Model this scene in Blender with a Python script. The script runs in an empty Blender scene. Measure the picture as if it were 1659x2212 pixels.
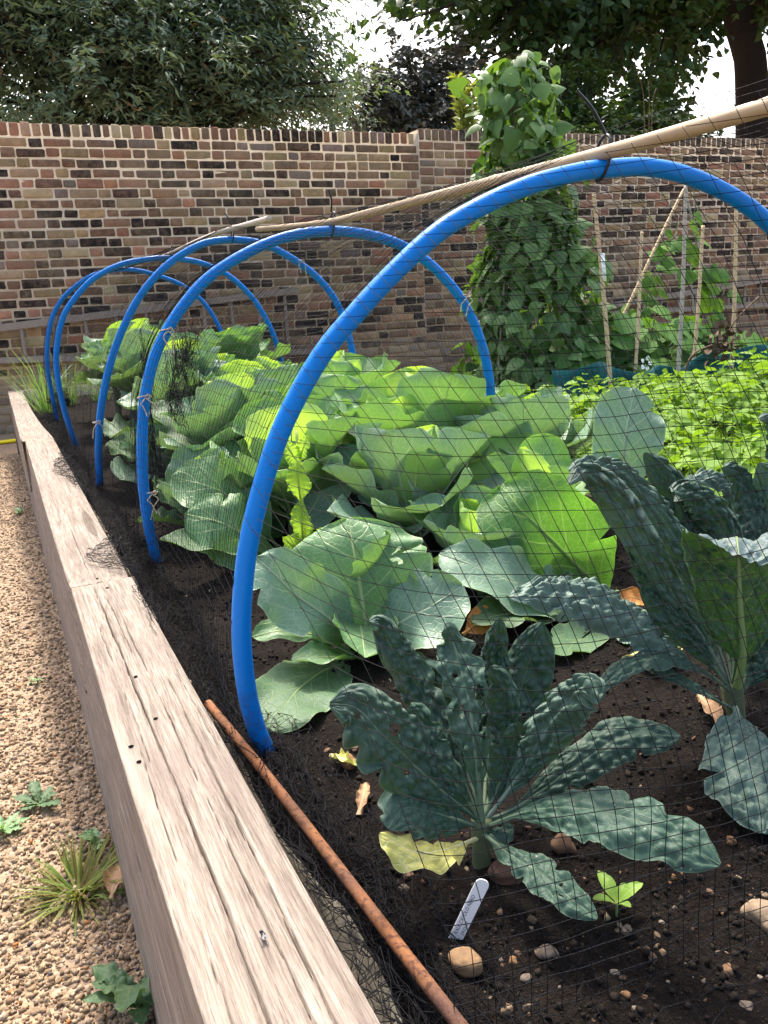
import bpy, math, random
import numpy as np
from mathutils import Vector, Matrix

RNG = np.random.default_rng(7)
random.seed(7)
SC = bpy.context.scene
COL = SC.collection

# ------------------------------------------------------------------ camera, sky, sun, exposure
CAM_H = 0.943
F_PX, CX, CY = 1832.87, 829.5, 1106.0            # measured on a 1659 x 2212 copy of the photograph
CAM_R = np.array([0.90854252, -0.41423851, -0.05437786])
CAM_U = np.array([0.1499877, 0.20191403, 0.96785041])
CAM_F = np.array([0.38994125, 0.88748926, -0.24557817])
cam = bpy.data.cameras.new('camera')
cam.sensor_fit = 'VERTICAL'; cam.sensor_height = 24.0
cam.lens = 24.0 * F_PX / 2212.0
cam.clip_start = 0.02; cam.clip_end = 500
camo = bpy.data.objects.new('camera', cam); COL.objects.link(camo)
camo.matrix_world = Matrix(((CAM_R[0], CAM_U[0], -CAM_F[0], 0), (CAM_R[1], CAM_U[1], -CAM_F[1], 0),
                            (CAM_R[2], CAM_U[2], -CAM_F[2], CAM_H), (0, 0, 0, 1)))
SC.camera = camo

SUN_EL, SUN_AZ = math.radians(57), math.radians(15)      # azimuth from +Y towards +X
world = bpy.data.worlds.new('World'); SC.world = world; world.use_nodes = True
wn = world.node_tree.nodes; wl = world.node_tree.links
sky = wn.new('ShaderNodeTexSky'); sky.sky_type = 'NISHITA'; sky.sun_disc = False
sky.sun_elevation = SUN_EL; sky.sun_rotation = SUN_AZ
sky.air_density = 1.0; sky.dust_density = 6.0; sky.ozone_density = 0.6
wl.new(sky.outputs[0], wn['Background'].inputs[0]); wn['Background'].inputs[1].default_value = 0.15
sun = bpy.data.lights.new('sun', 'SUN'); sun.energy = 2.0; sun.angle = math.radians(7); sun.color = (1.0, 0.95, 0.87)
suno = bpy.data.objects.new('sun', sun); COL.objects.link(suno)
SV = Vector((math.sin(SUN_AZ) * math.cos(SUN_EL), math.cos(SUN_AZ) * math.cos(SUN_EL), math.sin(SUN_EL)))
suno.rotation_euler = SV.to_track_quat('Z', 'Y').to_euler(); suno.location = SV * 20
SC.view_settings.view_transform = 'Standard'; SC.view_settings.look = 'None'
SC.view_settings.exposure = 1.82; SC.view_settings.gamma = 1.0
SC.cycles.max_bounces = 8; SC.cycles.transparent_max_bounces = 8

# ------------------------------------------------------------------ pixel -> world (a pixel gives a direction only)
def ray(x, y):
    return CAM_R * ((x - CX) / F_PX) - CAM_U * ((y - CY) / F_PX) + CAM_F
O = np.array([0, 0, CAM_H])
def on_z(x, y, z): d = ray(x, y); return O + d * ((z - CAM_H) / d[2])
def on_y(x, y, Y): d = ray(x, y); return O + d * (Y / d[1])
def at(x, y, depth): return O + ray(x, y) * depth

# ------------------------------------------------------------------ mesh helpers
def mk(name, V, F, mat=None, parent=None, smooth=True, uv=None, col=None, label=None, cat=None, group=None, kind=None):
    V = np.asarray(V, dtype=np.float32).reshape(-1, 3)
    me = bpy.data.meshes.new(name)
    if isinstance(F, np.ndarray):
        n, k = F.shape
        me.vertices.add(len(V)); me.vertices.foreach_set('co', V.ravel())
        me.loops.add(n * k); me.loops.foreach_set('vertex_index', F.ravel().astype(np.int32))
        me.polygons.add(n); me.polygons.foreach_set('loop_start', np.arange(0, n * k, k, dtype=np.int32))
        me.polygons.foreach_set('loop_total', np.full(n, k, dtype=np.int32))
        me.update(calc_edges=True)
    else:
        me.from_pydata([tuple(map(float, v)) for v in V], [], [tuple(map(int, f)) for f in F])
    if smooth:
        me.polygons.foreach_set('use_smooth', np.ones(len(me.polygons), dtype=bool))
    if uv is not None:
        l = me.uv_layers.new(name='UVMap')
        idx = np.zeros(len(me.loops), dtype=np.int32); me.loops.foreach_get('vertex_index', idx)
        l.data.foreach_set('uv', np.asarray(uv, dtype=np.float32)[idx].ravel())
    if col is not None:
        a = me.attributes.new('col', 'FLOAT_COLOR', 'POINT')
        c = np.asarray(col, dtype=np.float32)
        if c.shape[1] == 3: c = np.concatenate([c, np.zeros((len(c), 1), np.float32)], 1)
        a.data.foreach_set('color', c.ravel())
    if mat: me.materials.append(mat)
    return link(name, me, parent, label, cat, group, kind)

def link(name, me, parent=None, label=None, cat=None, group=None, kind=None):
    o = bpy.data.objects.new(name, me); COL.objects.link(o)
    if parent is not None: put_under(o, parent)
    if label: o['label'] = label
    if cat: o['category'] = cat
    if group: o['group'] = group
    if kind: o['kind'] = kind
    return o

def put_under(o, parent):
    o.parent = parent
    o.matrix_parent_inverse = Matrix.Translation(parent_loc(parent)).inverted()

def parent_loc(p):
    v = Vector(p.location)
    if p.parent is not None: pass
    return v

def thing(name, loc, label, cat, group=None, kind=None):
    o = bpy.data.objects.new(name, None); COL.objects.link(o); o.location = tuple(map(float, loc)); o.empty_display_size = 0.05
    if label: o['label'] = label
    if cat: o['category'] = cat
    if group: o['group'] = group
    if kind: o['kind'] = kind
    return o

def join(parts):                                   # [(V, F, extra...)] -> V, F with offset, all F same arity
    Vs, Fs, n = [], [], 0
    for V, F in parts:
        Vs.append(np.asarray(V)); Fs.append(np.asarray(F) + n); n += len(V)
    return np.concatenate(Vs), np.concatenate(Fs)

def unit(v): v = np.asarray(v, float); return v / (np.linalg.norm(v, axis=-1, keepdims=True) + 1e-12)

def snoise(p, scale, seed, octv=3):                # smooth pseudo-noise, about -1..1, vectorised
    r = np.random.default_rng(seed); p = np.asarray(p, float) * scale; out = 0; amp = 1; tot = 0
    for o in range(octv):
        for k in range(4):
            d = r.normal(size=p.shape[-1]); d = d / np.linalg.norm(d) * (2 ** o) * r.uniform(.7, 1.4)
            out = out + amp * np.sin(p @ d * 2.2 + r.uniform(0, 6.28)) ; tot += amp * .62
        amp *= .5
    return out / tot

def resample(P, n):
    P = np.asarray(P, float)
    m = len(P)
    if m == 2: t = np.linspace(0, 1, n)[:, None]; return P[0] * (1 - t) + P[1] * t
    Q = np.concatenate([[2 * P[0] - P[1]], P, [2 * P[-1] - P[-2]]])
    out = []
    for i in range(m - 1):
        p0, p1, p2, p3 = Q[i:i + 4]
        for t in np.linspace(0, 1, 16, endpoint=False):
            out.append(.5 * ((2 * p1) + (-p0 + p2) * t + (2 * p0 - 5 * p1 + 4 * p2 - p3) * t * t + (-p0 + 3 * p1 - 3 * p2 + p3) * t ** 3))
    out.append(P[-1]); out = np.array(out)
    L = np.concatenate([[0], np.cumsum(np.linalg.norm(np.diff(out, axis=0), axis=1))])
    s = np.linspace(0, L[-1], n)
    return np.stack([np.interp(s, L, out[:, k]) for k in range(out.shape[1])], 1)

def tube(P, r, k=8, caps=True):
    P = np.asarray(P, float); n = len(P); r = np.broadcast_to(np.asarray(r, float), (n,))
    T = unit(np.gradient(P, axis=0))
    a = np.cross(T[0], [0, 0, 1.]);
    if np.linalg.norm(a) < .2: a = np.cross(T[0], [1., 0, 0])
    a = unit(a); V = []
    for i in range(n):
        a = unit(a - T[i] * (a @ T[i])); b = np.cross(T[i], a)
        ang = np.arange(k) * 2 * math.pi / k
        V.append(P[i] + r[i] * (np.cos(ang)[:, None] * a + np.sin(ang)[:, None] * b))
    V = np.concatenate(V)
    i = np.arange(n - 1)[:, None] * k; j = np.arange(k)[None]; j2 = (j + 1) % k
    F = np.stack([i + j, i + j2, i + k + j2, i + k + j], -1).reshape(-1, 4)
    if caps:
        V = np.concatenate([V, P[:1], P[-1:]]); c0, c1 = n * k, n * k + 1; jj = np.arange(k)
        F = np.concatenate([F, np.stack([jj * 0 + c0, (jj + 1) % k, jj, jj], -1)[:, [0, 1, 2, 0]],
                            np.stack([jj * 0 + c1, (n - 1) * k + jj, (n - 1) * k + (jj + 1) % k, jj * 0 + c1], -1)])
        F = [tuple(dict.fromkeys(f)) for f in F.tolist()]
    return V, F

def tubes3(L, r):                                  # many polylines at once: L (m, n, 3) -> thin three-sided strands
    L = np.asarray(L, float); m, n, _ = L.shape
    T = unit(np.gradient(L, axis=1)); ref = np.array([.31, .52, .79])
    a = unit(np.cross(T, ref)); b = np.cross(T, a)
    r = np.broadcast_to(np.asarray(r, float), (m, n))[..., None]
    V = np.stack([L + r * (a * math.cos(q) + b * math.sin(q)) for q in (0, 2.0944, 4.18879)], 2).reshape(-1, 3)
    base = (np.arange(m)[:, None, None] * n + np.arange(n - 1)[None, :, None]) * 3
    j = np.arange(3)[None, None]; j2 = (j + 1) % 3
    F = np.stack([base + j, base + j2, base + 3 + j2, base + 3 + j], -1).reshape(-1, 4)
    return V, F

def scatter(TV, TF, pos, R, s):                    # template instanced: R (m,3,3) columns = axes
    TV = np.asarray(TV, float); TF = np.asarray(TF); m = len(pos)
    s = np.asarray(s, float)
    if s.ndim == 1: s = s[:, None].repeat(3, 1)
    V = np.einsum('mij,mkj->mki', R, TV[None] * s[:, None, :]) + np.asarray(pos)[:, None]
    F = (TF[None] + (np.arange(m) * len(TV))[:, None, None]).reshape(-1, TF.shape[1])
    return V.reshape(-1, 3), F

def frames(X, Nn):                                 # X = long axis, Nn ~ normal -> (m,3,3) columns X,Y,Z
    X = unit(X); Y = unit(np.cross(Nn, X)); Z = np.cross(X, Y)
    return np.stack([X, Y, Z], -1)

def rand_rot(m, rng=RNG):
    q = unit(rng.normal(size=(m, 4))); w, x, y, z = q.T
    return np.stack([np.stack([1 - 2 * (y * y + z * z), 2 * (x * y - z * w), 2 * (x * z + y * w)], -1),
                     np.stack([2 * (x * y + z * w), 1 - 2 * (x * x + z * z), 2 * (y * z - x * w)], -1),
                     np.stack([2 * (x * z - y * w), 2 * (y * z + x * w), 1 - 2 * (x * x + y * y)], -1)], 1)

ICO = None
def ico(sub):
    t = (1 + 5 ** .5) / 2
    V = [(-1, t, 0), (1, t, 0), (-1, -t, 0), (1, -t, 0), (0, -1, t), (0, 1, t), (0, -1, -t), (0, 1, -t), (t, 0, -1), (t, 0, 1), (-t, 0, -1), (-t, 0, 1)]
    F = [(0, 11, 5), (0, 5, 1), (0, 1, 7), (0, 7, 10), (0, 10, 11), (1, 5, 9), (5, 11, 4), (11, 10, 2), (10, 7, 6), (7, 1, 8), (3, 9, 4), (3, 4, 2), (3, 2, 6), (3, 6, 8), (3, 8, 9), (4, 9, 5), (2, 4, 11), (6, 2, 10), (8, 6, 7), (9, 8, 1)]
    V = [tuple(unit(v)) for v in V]
    for _ in range(sub):
        c = {}; F2 = []
        def mid(a, b):
            k = (min(a, b), max(a, b))
            if k not in c: V.append(tuple(unit((np.array(V[a]) + V[b]) / 2))); c[k] = len(V) - 1
            return c[k]
        for a, b, d in F:
            ab, bd, da = mid(a, b), mid(b, d), mid(d, a); F2 += [(a, ab, da), (b, bd, ab), (d, da, bd), (ab, bd, da)]
        F = F2
    return np.array(V), np.array(F)
ICO0, ICO1, ICO2 = ico(0), ico(1), ico(2)

# ------------------------------------------------------------------ material helpers
class NT:
    def __init__(s, name):
        s.m = bpy.data.materials.new(name); s.m.use_nodes = True; s.t = s.m.node_tree
        s.n = s.t.nodes; s.b = s.n['Principled BSDF']; s.out = s.n['Material Output']
        s.b.inputs['Specular IOR Level'].default_value = .3
    def new(s, typ, **kw):
        n = s.n.new(typ)
        for k, v in kw.items():
            if hasattr(n, k): setattr(n, k, v)
            else: n.inputs[k.replace('_', ' ')].default_value = v
        return n
    def L(s, a, b): s.t.links.new(a, b)
    def coord(s, kind='Object', scale=(1, 1, 1)):
        c = s.new('ShaderNodeTexCoord'); mp = s.new('ShaderNodeMapping'); mp.inputs['Scale'].default_value = scale
        s.L(c.outputs[kind], mp.inputs[0]); return mp.outputs[0]
    def noise(s, vec, scale, detail=4, rough=.55, dist=0):
        n = s.new('ShaderNodeTexNoise'); n.inputs['Scale'].default_value = scale; n.inputs['Detail'].default_value = detail
        n.inputs['Roughness'].default_value = rough; n.inputs['Distortion'].default_value = dist
        if vec is not None: s.L(vec, n.inputs['Vector'])
        return n.outputs['Fac']
    def ramp(s, fac, stops):
        r = s.new('ShaderNodeValToRGB'); e = r.color_ramp.elements
        while len(e) < len(stops): e.new(.5)
        for el, (p, c) in zip(e, stops):
            el.position = p; el.color = (*c, 1) if not np.isscalar(c) else (c, c, c, 1)
        s.L(fac, r.inputs[0]); return r.outputs[0]
    def mix(s, fac, a, b, typ='MIX'):
        m = s.new('ShaderNodeMix'); m.data_type = 'RGBA'; m.blend_type = typ
        for sock, v in ((0, fac), (6, a), (7, b)):
            if hasattr(v, 'is_linked') or hasattr(v, 'links'): s.L(v, m.inputs[sock])
            elif np.isscalar(v): m.inputs[sock].default_value = v if sock == 0 else (v, v, v, 1)
            else: m.inputs[sock].default_value = (*v, 1)
        return m.outputs[2]
    def math(s, op, a, b=None, c=None, clamp=False):
        m = s.new('ShaderNodeMath'); m.operation = op; m.use_clamp = clamp
        for i, v in enumerate((a, b, c)):
            if v is None: continue
            if hasattr(v, 'links'): s.L(v, m.inputs[i])
            else: m.inputs[i].default_value = v
        return m.outputs[0]
    def attr(s, name): a = s.new('ShaderNodeAttribute'); a.attribute_name = name; return a
    def bump(s, h, strength=.3, dist=.01):
        b = s.new('ShaderNodeBump'); b.inputs['Strength'].default_value = strength; b.inputs['Distance'].default_value = dist
        s.L(h, b.inputs['Height']); s.L(b.outputs[0], s.b.inputs['Normal']); return b.outputs[0]
    def base(s, c, rough=None):
        if hasattr(c, 'links'): s.L(c, s.b.inputs['Base Color'])
        else: s.b.inputs['Base Color'].default_value = (*c, 1)
        if rough is not None:
            if hasattr(rough, 'links'): s.L(rough, s.b.inputs['Roughness'])
            else: s.b.inputs['Roughness'].default_value = rough
        return s

def m_simple(name, c, rough=.7, nscale=None, namp=.3, bump=0, bscale=200, spec=.3):
    t = NT(name); co = t.coord()
    if nscale: t.base(t.mix(t.math('MULTIPLY', t.noise(co, nscale), namp * 2), c, tuple(x * .35 for x in c)), rough)
    else: t.base(c, rough)
    if bump: t.bump(t.noise(co, bscale), bump, .004)
    t.b.inputs['Specular IOR Level'].default_value = spec
    return t.m

def m_leaf(name, top, under, vein, trans=.3, rough=.5, nveins=7., slope=1.15, vein_w=.035, tcol=None, net=1.0, mottle=.35, spec=.35, holes_col=None):
    """u along the midrib, v across (0 at the midrib, 1 at the margin)"""
    t = NT(name)
    uv = t.new('ShaderNodeUVMap'); sx = t.new('ShaderNodeSeparateXYZ'); t.L(uv.outputs[0], sx.inputs[0])
    co = t.coord()
    wob = t.math('MULTIPLY', t.math('SUBTRACT', t.noise(co, 22, 3), .5), .30)
    av = t.math('ABSOLUTE', t.math('SUBTRACT', sx.outputs[1], 0))
    q = t.math('ADD', t.math('SUBTRACT', t.math('MULTIPLY', sx.outputs[0], nveins), t.math('MULTIPLY', av, slope)), wob)
    sgn = t.math('MULTIPLY', t.math('SIGN', sx.outputs[1]), .23)
    fr = t.math('ABSOLUTE', t.math('SUBTRACT', t.math('FRACT', t.math('ADD', q, sgn)), .5))
    wv = t.math('MULTIPLY', t.math('SUBTRACT', 1.15, av), vein_w)
    side = t.math('SUBTRACT', 1, t.math('SMOOTH_MIN', t.math('DIVIDE', fr, wv), 1, .5), clamp=True)
    midw = t.math('MULTIPLY', t.math('SUBTRACT', 1.25, sx.outputs[0]), vein_w * 1.1)
    midr = t.math('SUBTRACT', 1, t.math('SMOOTH_MIN', t.math('DIVIDE', av, midw), 1, .4), clamp=True)
    vor = t.new('ShaderNodeTexVoronoi'); vor.feature = 'DISTANCE_TO_EDGE'; vor.inputs['Scale'].default_value = 75
    dn = t.new('ShaderNodeVectorMath'); dn.operation = 'MULTIPLY_ADD'
    nz = t.new('ShaderNodeTexNoise'); nz.inputs['Scale'].default_value = 30; t.L(co, nz.inputs['Vector'])
    dn.inputs[1].default_value = (.015, .015, .015); t.L(nz.outputs['Color'], dn.inputs[0]); t.L(co, dn.inputs[2]); t.L(dn.outputs[0], vor.inputs['Vector'])
    fine = t.math('MULTIPLY', t.math('SUBTRACT', 1, t.math('MULTIPLY', vor.outputs['Distance'], 14), clamp=True), .38 * net)
    allv = t.math('MAXIMUM', t.math('MAXIMUM', t.math('MULTIPLY', side, .8), midr), fine)
    oi = t.new('ShaderNodeObjectInfo')
    mot = t.noise(co, 9, 4, .6)
    var = t.math('ADD', t.math('MULTIPLY', t.math('SUBTRACT', mot, .5), mottle * 2.2), t.math('MULTIPLY', t.math('SUBTRACT', oi.outputs['Random'], .5), mottle * 1.1))
    topc = t.mix(t.math('ADD', var, .5, clamp=True), tuple(x * .62 for x in top), tuple(min(1, x * 1.38) for x in top))
    geo = t.new('ShaderNodeNewGeometry')
    surf = t.mix(geo.outputs['Backfacing'], topc, under)
    # small pale wear specks and browned margin
    sp = t.math('GREATER_THAN', t.noise(co, 160, 2, .5), .735)
    surf = t.mix(t.math('MULTIPLY', sp, .45), surf, (.45, .46, .36))
    c = t.mix(t.math('MULTIPLY', allv, .92), surf, vein)
    edge = t.math('MULTIPLY', t.math('SUBTRACT', av, .955, clamp=True), 9, clamp=True)
    c = t.mix(edge, c, tuple(min(1, x * 1.5 + .05) for x in vein))
    t.base(c, rough); t.b.inputs['Specular IOR Level'].default_value = spec
    hh = t.math('ADD', t.math('MULTIPLY', allv, -1.0), t.math('MULTIPLY', t.noise(co, 60, 3), .7))
    nb = t.bump(hh, .35, .004)
    tr = t.new('ShaderNodeBsdfTranslucent')
    tc = tcol or tuple(min(1, x * y) for x, y in zip(top, (2.4, 2.3, .7)))
    t.L(t.mix(t.math('MULTIPLY', allv, .6), t.mix(t.math('ADD', var, .5, clamp=True), tuple(x * .75 for x in tc), tc), tuple(min(1, x * 1.1) for x in vein)), tr.inputs['Color'])
    t.L(nb, tr.inputs['Normal'])
    ms = t.new('ShaderNodeMixShader'); ms.inputs[0].default_value = trans
    t.L(t.b.outputs[0], ms.inputs[1]); t.L(tr.outputs[0], ms.inputs[2]); t.L(ms.outputs[0], t.out.inputs[0])
    return t.m

def m_foliage(name, c1, c2, trans=.25, rough=.55, spec=.3, tmul=(2.0, 2.0, .6)):
    """small leaves: tint from the 'col' attribute (0..1) and per-object random"""
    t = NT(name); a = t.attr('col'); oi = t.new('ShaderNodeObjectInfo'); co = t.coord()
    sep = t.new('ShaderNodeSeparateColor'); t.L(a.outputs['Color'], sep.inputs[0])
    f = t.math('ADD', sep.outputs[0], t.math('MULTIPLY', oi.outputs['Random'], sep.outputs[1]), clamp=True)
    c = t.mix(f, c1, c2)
    c = t.mix(t.math('MULTIPLY', t.noise(co, 40, 3), .4), c, tuple(x * .5 for x in c1))
    c = t.mix(sep.outputs[2], c, (.16, .085, .035))
    t.base(c, rough); t.b.inputs['Specular IOR Level'].default_value = spec
    tr = t.new('ShaderNodeBsdfTranslucent'); t.L(t.mix(1.0, c, tmul, 'MULTIPLY'), tr.inputs['Color'])
    ms = t.new('ShaderNodeMixShader'); ms.inputs[0].default_value = trans
    t.L(t.b.outputs[0], ms.inputs[1]); t.L(tr.outputs[0], ms.inputs[2]); t.L(ms.outputs[0], t.out.inputs[0])
    return t.m

def m_brick():
    t = NT('brick'); a = t.attr('col'); co = t.coord()
    n1 = t.noise(co, 26, 4, .65); n2 = t.noise(co, 90, 4, .7); n3 = t.noise(co, 11, 3, .6)
    c = t.mix(t.math('MULTIPLY', n1, .55), a.outputs['Color'], (.10, .055, .032))
    c = t.mix(t.math('MULTIPLY', t.math('SUBTRACT', n2, .52, clamp=True), 1.6), c, (.42, .32, .22))
    ch = t.math('MULTIPLY', a.outputs['Alpha'], t.math('MULTIPLY', t.math('SUBTRACT', t.noise(co, 17, 3, .7), .44, clamp=True), 9, clamp=True))
    c = t.mix(ch, c, (.022, .018, .016))
    c = t.mix(t.math('MULTIPLY', t.math('SUBTRACT', t.noise(co, 1.3, 4, .6), .50, clamp=True), 1.5, clamp=True), c, (.38, .29, .19))
    t.base(c, .93); t.b.inputs['Specular IOR Level'].default_value = .15
    t.bump(t.math('ADD', n2, n1), .6, .006)
    return t.m

def m_mortar():
    t = NT('mortar'); co = t.coord(); n = t.noise(co, 7, 5, .6); n2 = t.noise(co, 120, 3, .6)
    c = t.ramp(n, [(.3, (.48, .355, .225)), (.55, (.64, .50, .335)), (.75, (.66, .545, .40))])
    t.base(t.mix(t.math('MULTIPLY', n2, .4), c, (.24, .18, .12)), .95); t.bump(n2, .5, .006); return t.m

def m_wood():
    t = NT('weathered_oak'); co = t.coord('Object', (1, .045, 1)); co2 = t.coord()
    n1 = t.noise(co, 150, 6, .72); n2 = t.noise(t.coord('Object', (1, .03, 1)), 620, 4, .75); n3 = t.noise(co2, 5, 4, .6); n4 = t.noise(co, 22, 3, .5, .6)
    c = t.ramp(n1, [(.30, (.128, .102, .083)), (.48, (.255, .212, .173)), (.66, (.37, .315, .258))])
    c = t.mix(t.math('MULTIPLY', t.math('SUBTRACT', n2, .47, clamp=True), 4.5, clamp=True), c, (.115, .082, .065))
    c = t.mix(t.math('MULTIPLY', t.math('SUBTRACT', n3, .5, clamp=True), 2.4, clamp=True), c, (.20, .155, .132))
    c = t.mix(t.math('MULTIPLY', t.math('SUBTRACT', .40, n4, clamp=True), 3.0, clamp=True), c, (.43, .36, .285))
    a = t.attr('col'); c = t.mix(a.outputs['Fac'], c, (.045, .032, .025))
    t.base(c, .9); t.b.inputs['Specular IOR Level'].default_value = .15
    t.bump(t.math('ADD', n1, n2), .8, .003); return t.m

def m_vcol(name, rough=.9, nscale=60, namp=.45, bump=.3, bs=150, spec=.2):
    t = NT(name); a = t.attr('col'); co = t.coord()
    c = t.mix(t.math('MULTIPLY', t.noise(co, nscale, 4), namp), a.outputs['Color'], (.05, .04, .03))
    t.base(c, rough); t.bump(t.noise(co, bs), bump, .003); t.b.inputs['Specular IOR Level'].default_value = spec
    return t.m

def m_soil():
    t = NT('dark_soil'); co = t.coord(); n1 = t.noise(co, 14, 6, .7); n2 = t.noise(co, 120, 5, .75); n3 = t.noise(co, 320, 2, .6)
    c = t.ramp(n1, [(.3, (.006, .0046, .004)), (.55, (.012, .009, .007)), (.75, (.025, .018, .0135))])
    c = t.mix(t.math('MULTIPLY', t.math('SUBTRACT', n2, .5, clamp=True), 1.8, clamp=True), c, (.036, .026, .018))
    c = t.mix(t.math('GREATER_THAN', n3, .70), c, (.12, .08, .055))
    t.base(c, .95); t.b.inputs['Specular IOR Level'].default_value = .1
    t.bump(t.math('ADD', n2, t.math('MULTIPLY', n3, .5)), 1.0, .012); return t.m

def m_ground():
    t = NT('gravel_ground'); co = t.coord(); n1 = t.noise(co, 3, 4, .6)
    v = t.new('ShaderNodeTexVoronoi'); v.inputs['Scale'].default_value = 95; t.L(co, v.inputs['Vector'])
    sp = t.new('ShaderNodeSeparateColor'); t.L(v.outputs['Color'], sp.inputs[0])
    c = t.ramp(sp.outputs[0], [(.0, (.16, .112, .07)), (.5, (.27, .195, .13)), (1, (.37, .285, .2))])
    c = t.mix(t.math('MULTIPLY', n1, .5), c, (.36, .235, .135))
    t.base(c, .95); t.bump(t.math('SUBTRACT', 1, v.outputs['Distance']), .8, .01); return t.m

def m_cane(name, c, c2):
    t = NT(name); co = t.coord(); n = t.noise(co, 30, 4); n2 = t.noise(t.coord('Object', (1, .12, 1)), 240, 4, .7)
    c = t.mix(n, c, c2); c = t.mix(t.math('MULTIPLY', t.math('SUBTRACT', n2, .55, clamp=True), 2, clamp=True), c, tuple(x * .4 for x in c2))
    t.base(c, .55); t.bump(n2, .2, .002); return t.m

def m_rust():
    t = NT('rust'); co = t.coord(); n = t.noise(co, 30, 4, .6); n2 = t.noise(co, 150, 4, .65); n3 = t.noise(co, 8, 3)
    c = t.ramp(n3, [(.38, (.095, .047, .032)), (.62, (.22, .088, .034))])
    c = t.mix(t.math('MULTIPLY', t.math('SUBTRACT', n, .45, clamp=True), 3, clamp=True), c, (.25, .105, .035))
    c = t.mix(t.math('MULTIPLY', t.math('SUBTRACT', n2, .50, clamp=True), 7, clamp=True), c, (.07, .028, .016))
    t.base(c, .85); t.bump(t.math('ADD', n2, n), .5, .003); return t.m

def m_pipe():
    t = NT('blue_polythene_pipe'); co = t.coord(); geo = t.new('ShaderNodeNewGeometry'); sp = t.new('ShaderNodeSeparateXYZ'); t.L(geo.outputs['Position'], sp.inputs[0])
    c = t.mix(t.math('MULTIPLY', t.noise(co, 5, 3), .45), (.0005, .185, .60), (.0005, .135, .47))
    c = t.mix(t.math('MULTIPLY', t.math('SUBTRACT', t.noise(co, 170, 3, .7), .60, clamp=True), 1.6, clamp=True), c, (.10, .36, .70))
    low = t.math('MULTIPLY', t.math('SUBTRACT', .50, sp.outputs[2], clamp=True), 7, clamp=True)
    mud = t.math('MULTIPLY', low, t.math('MULTIPLY', t.math('SUBTRACT', t.noise(co, 60, 5, .7), .42, clamp=True), 5, clamp=True))
    c = t.mix(mud, c, (.05, .036, .026)); t.base(c, .42); t.b.inputs['Specular IOR Level'].default_value = .2; t.bump(t.noise(co, 90, 3), .06, .002); return t.m
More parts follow.
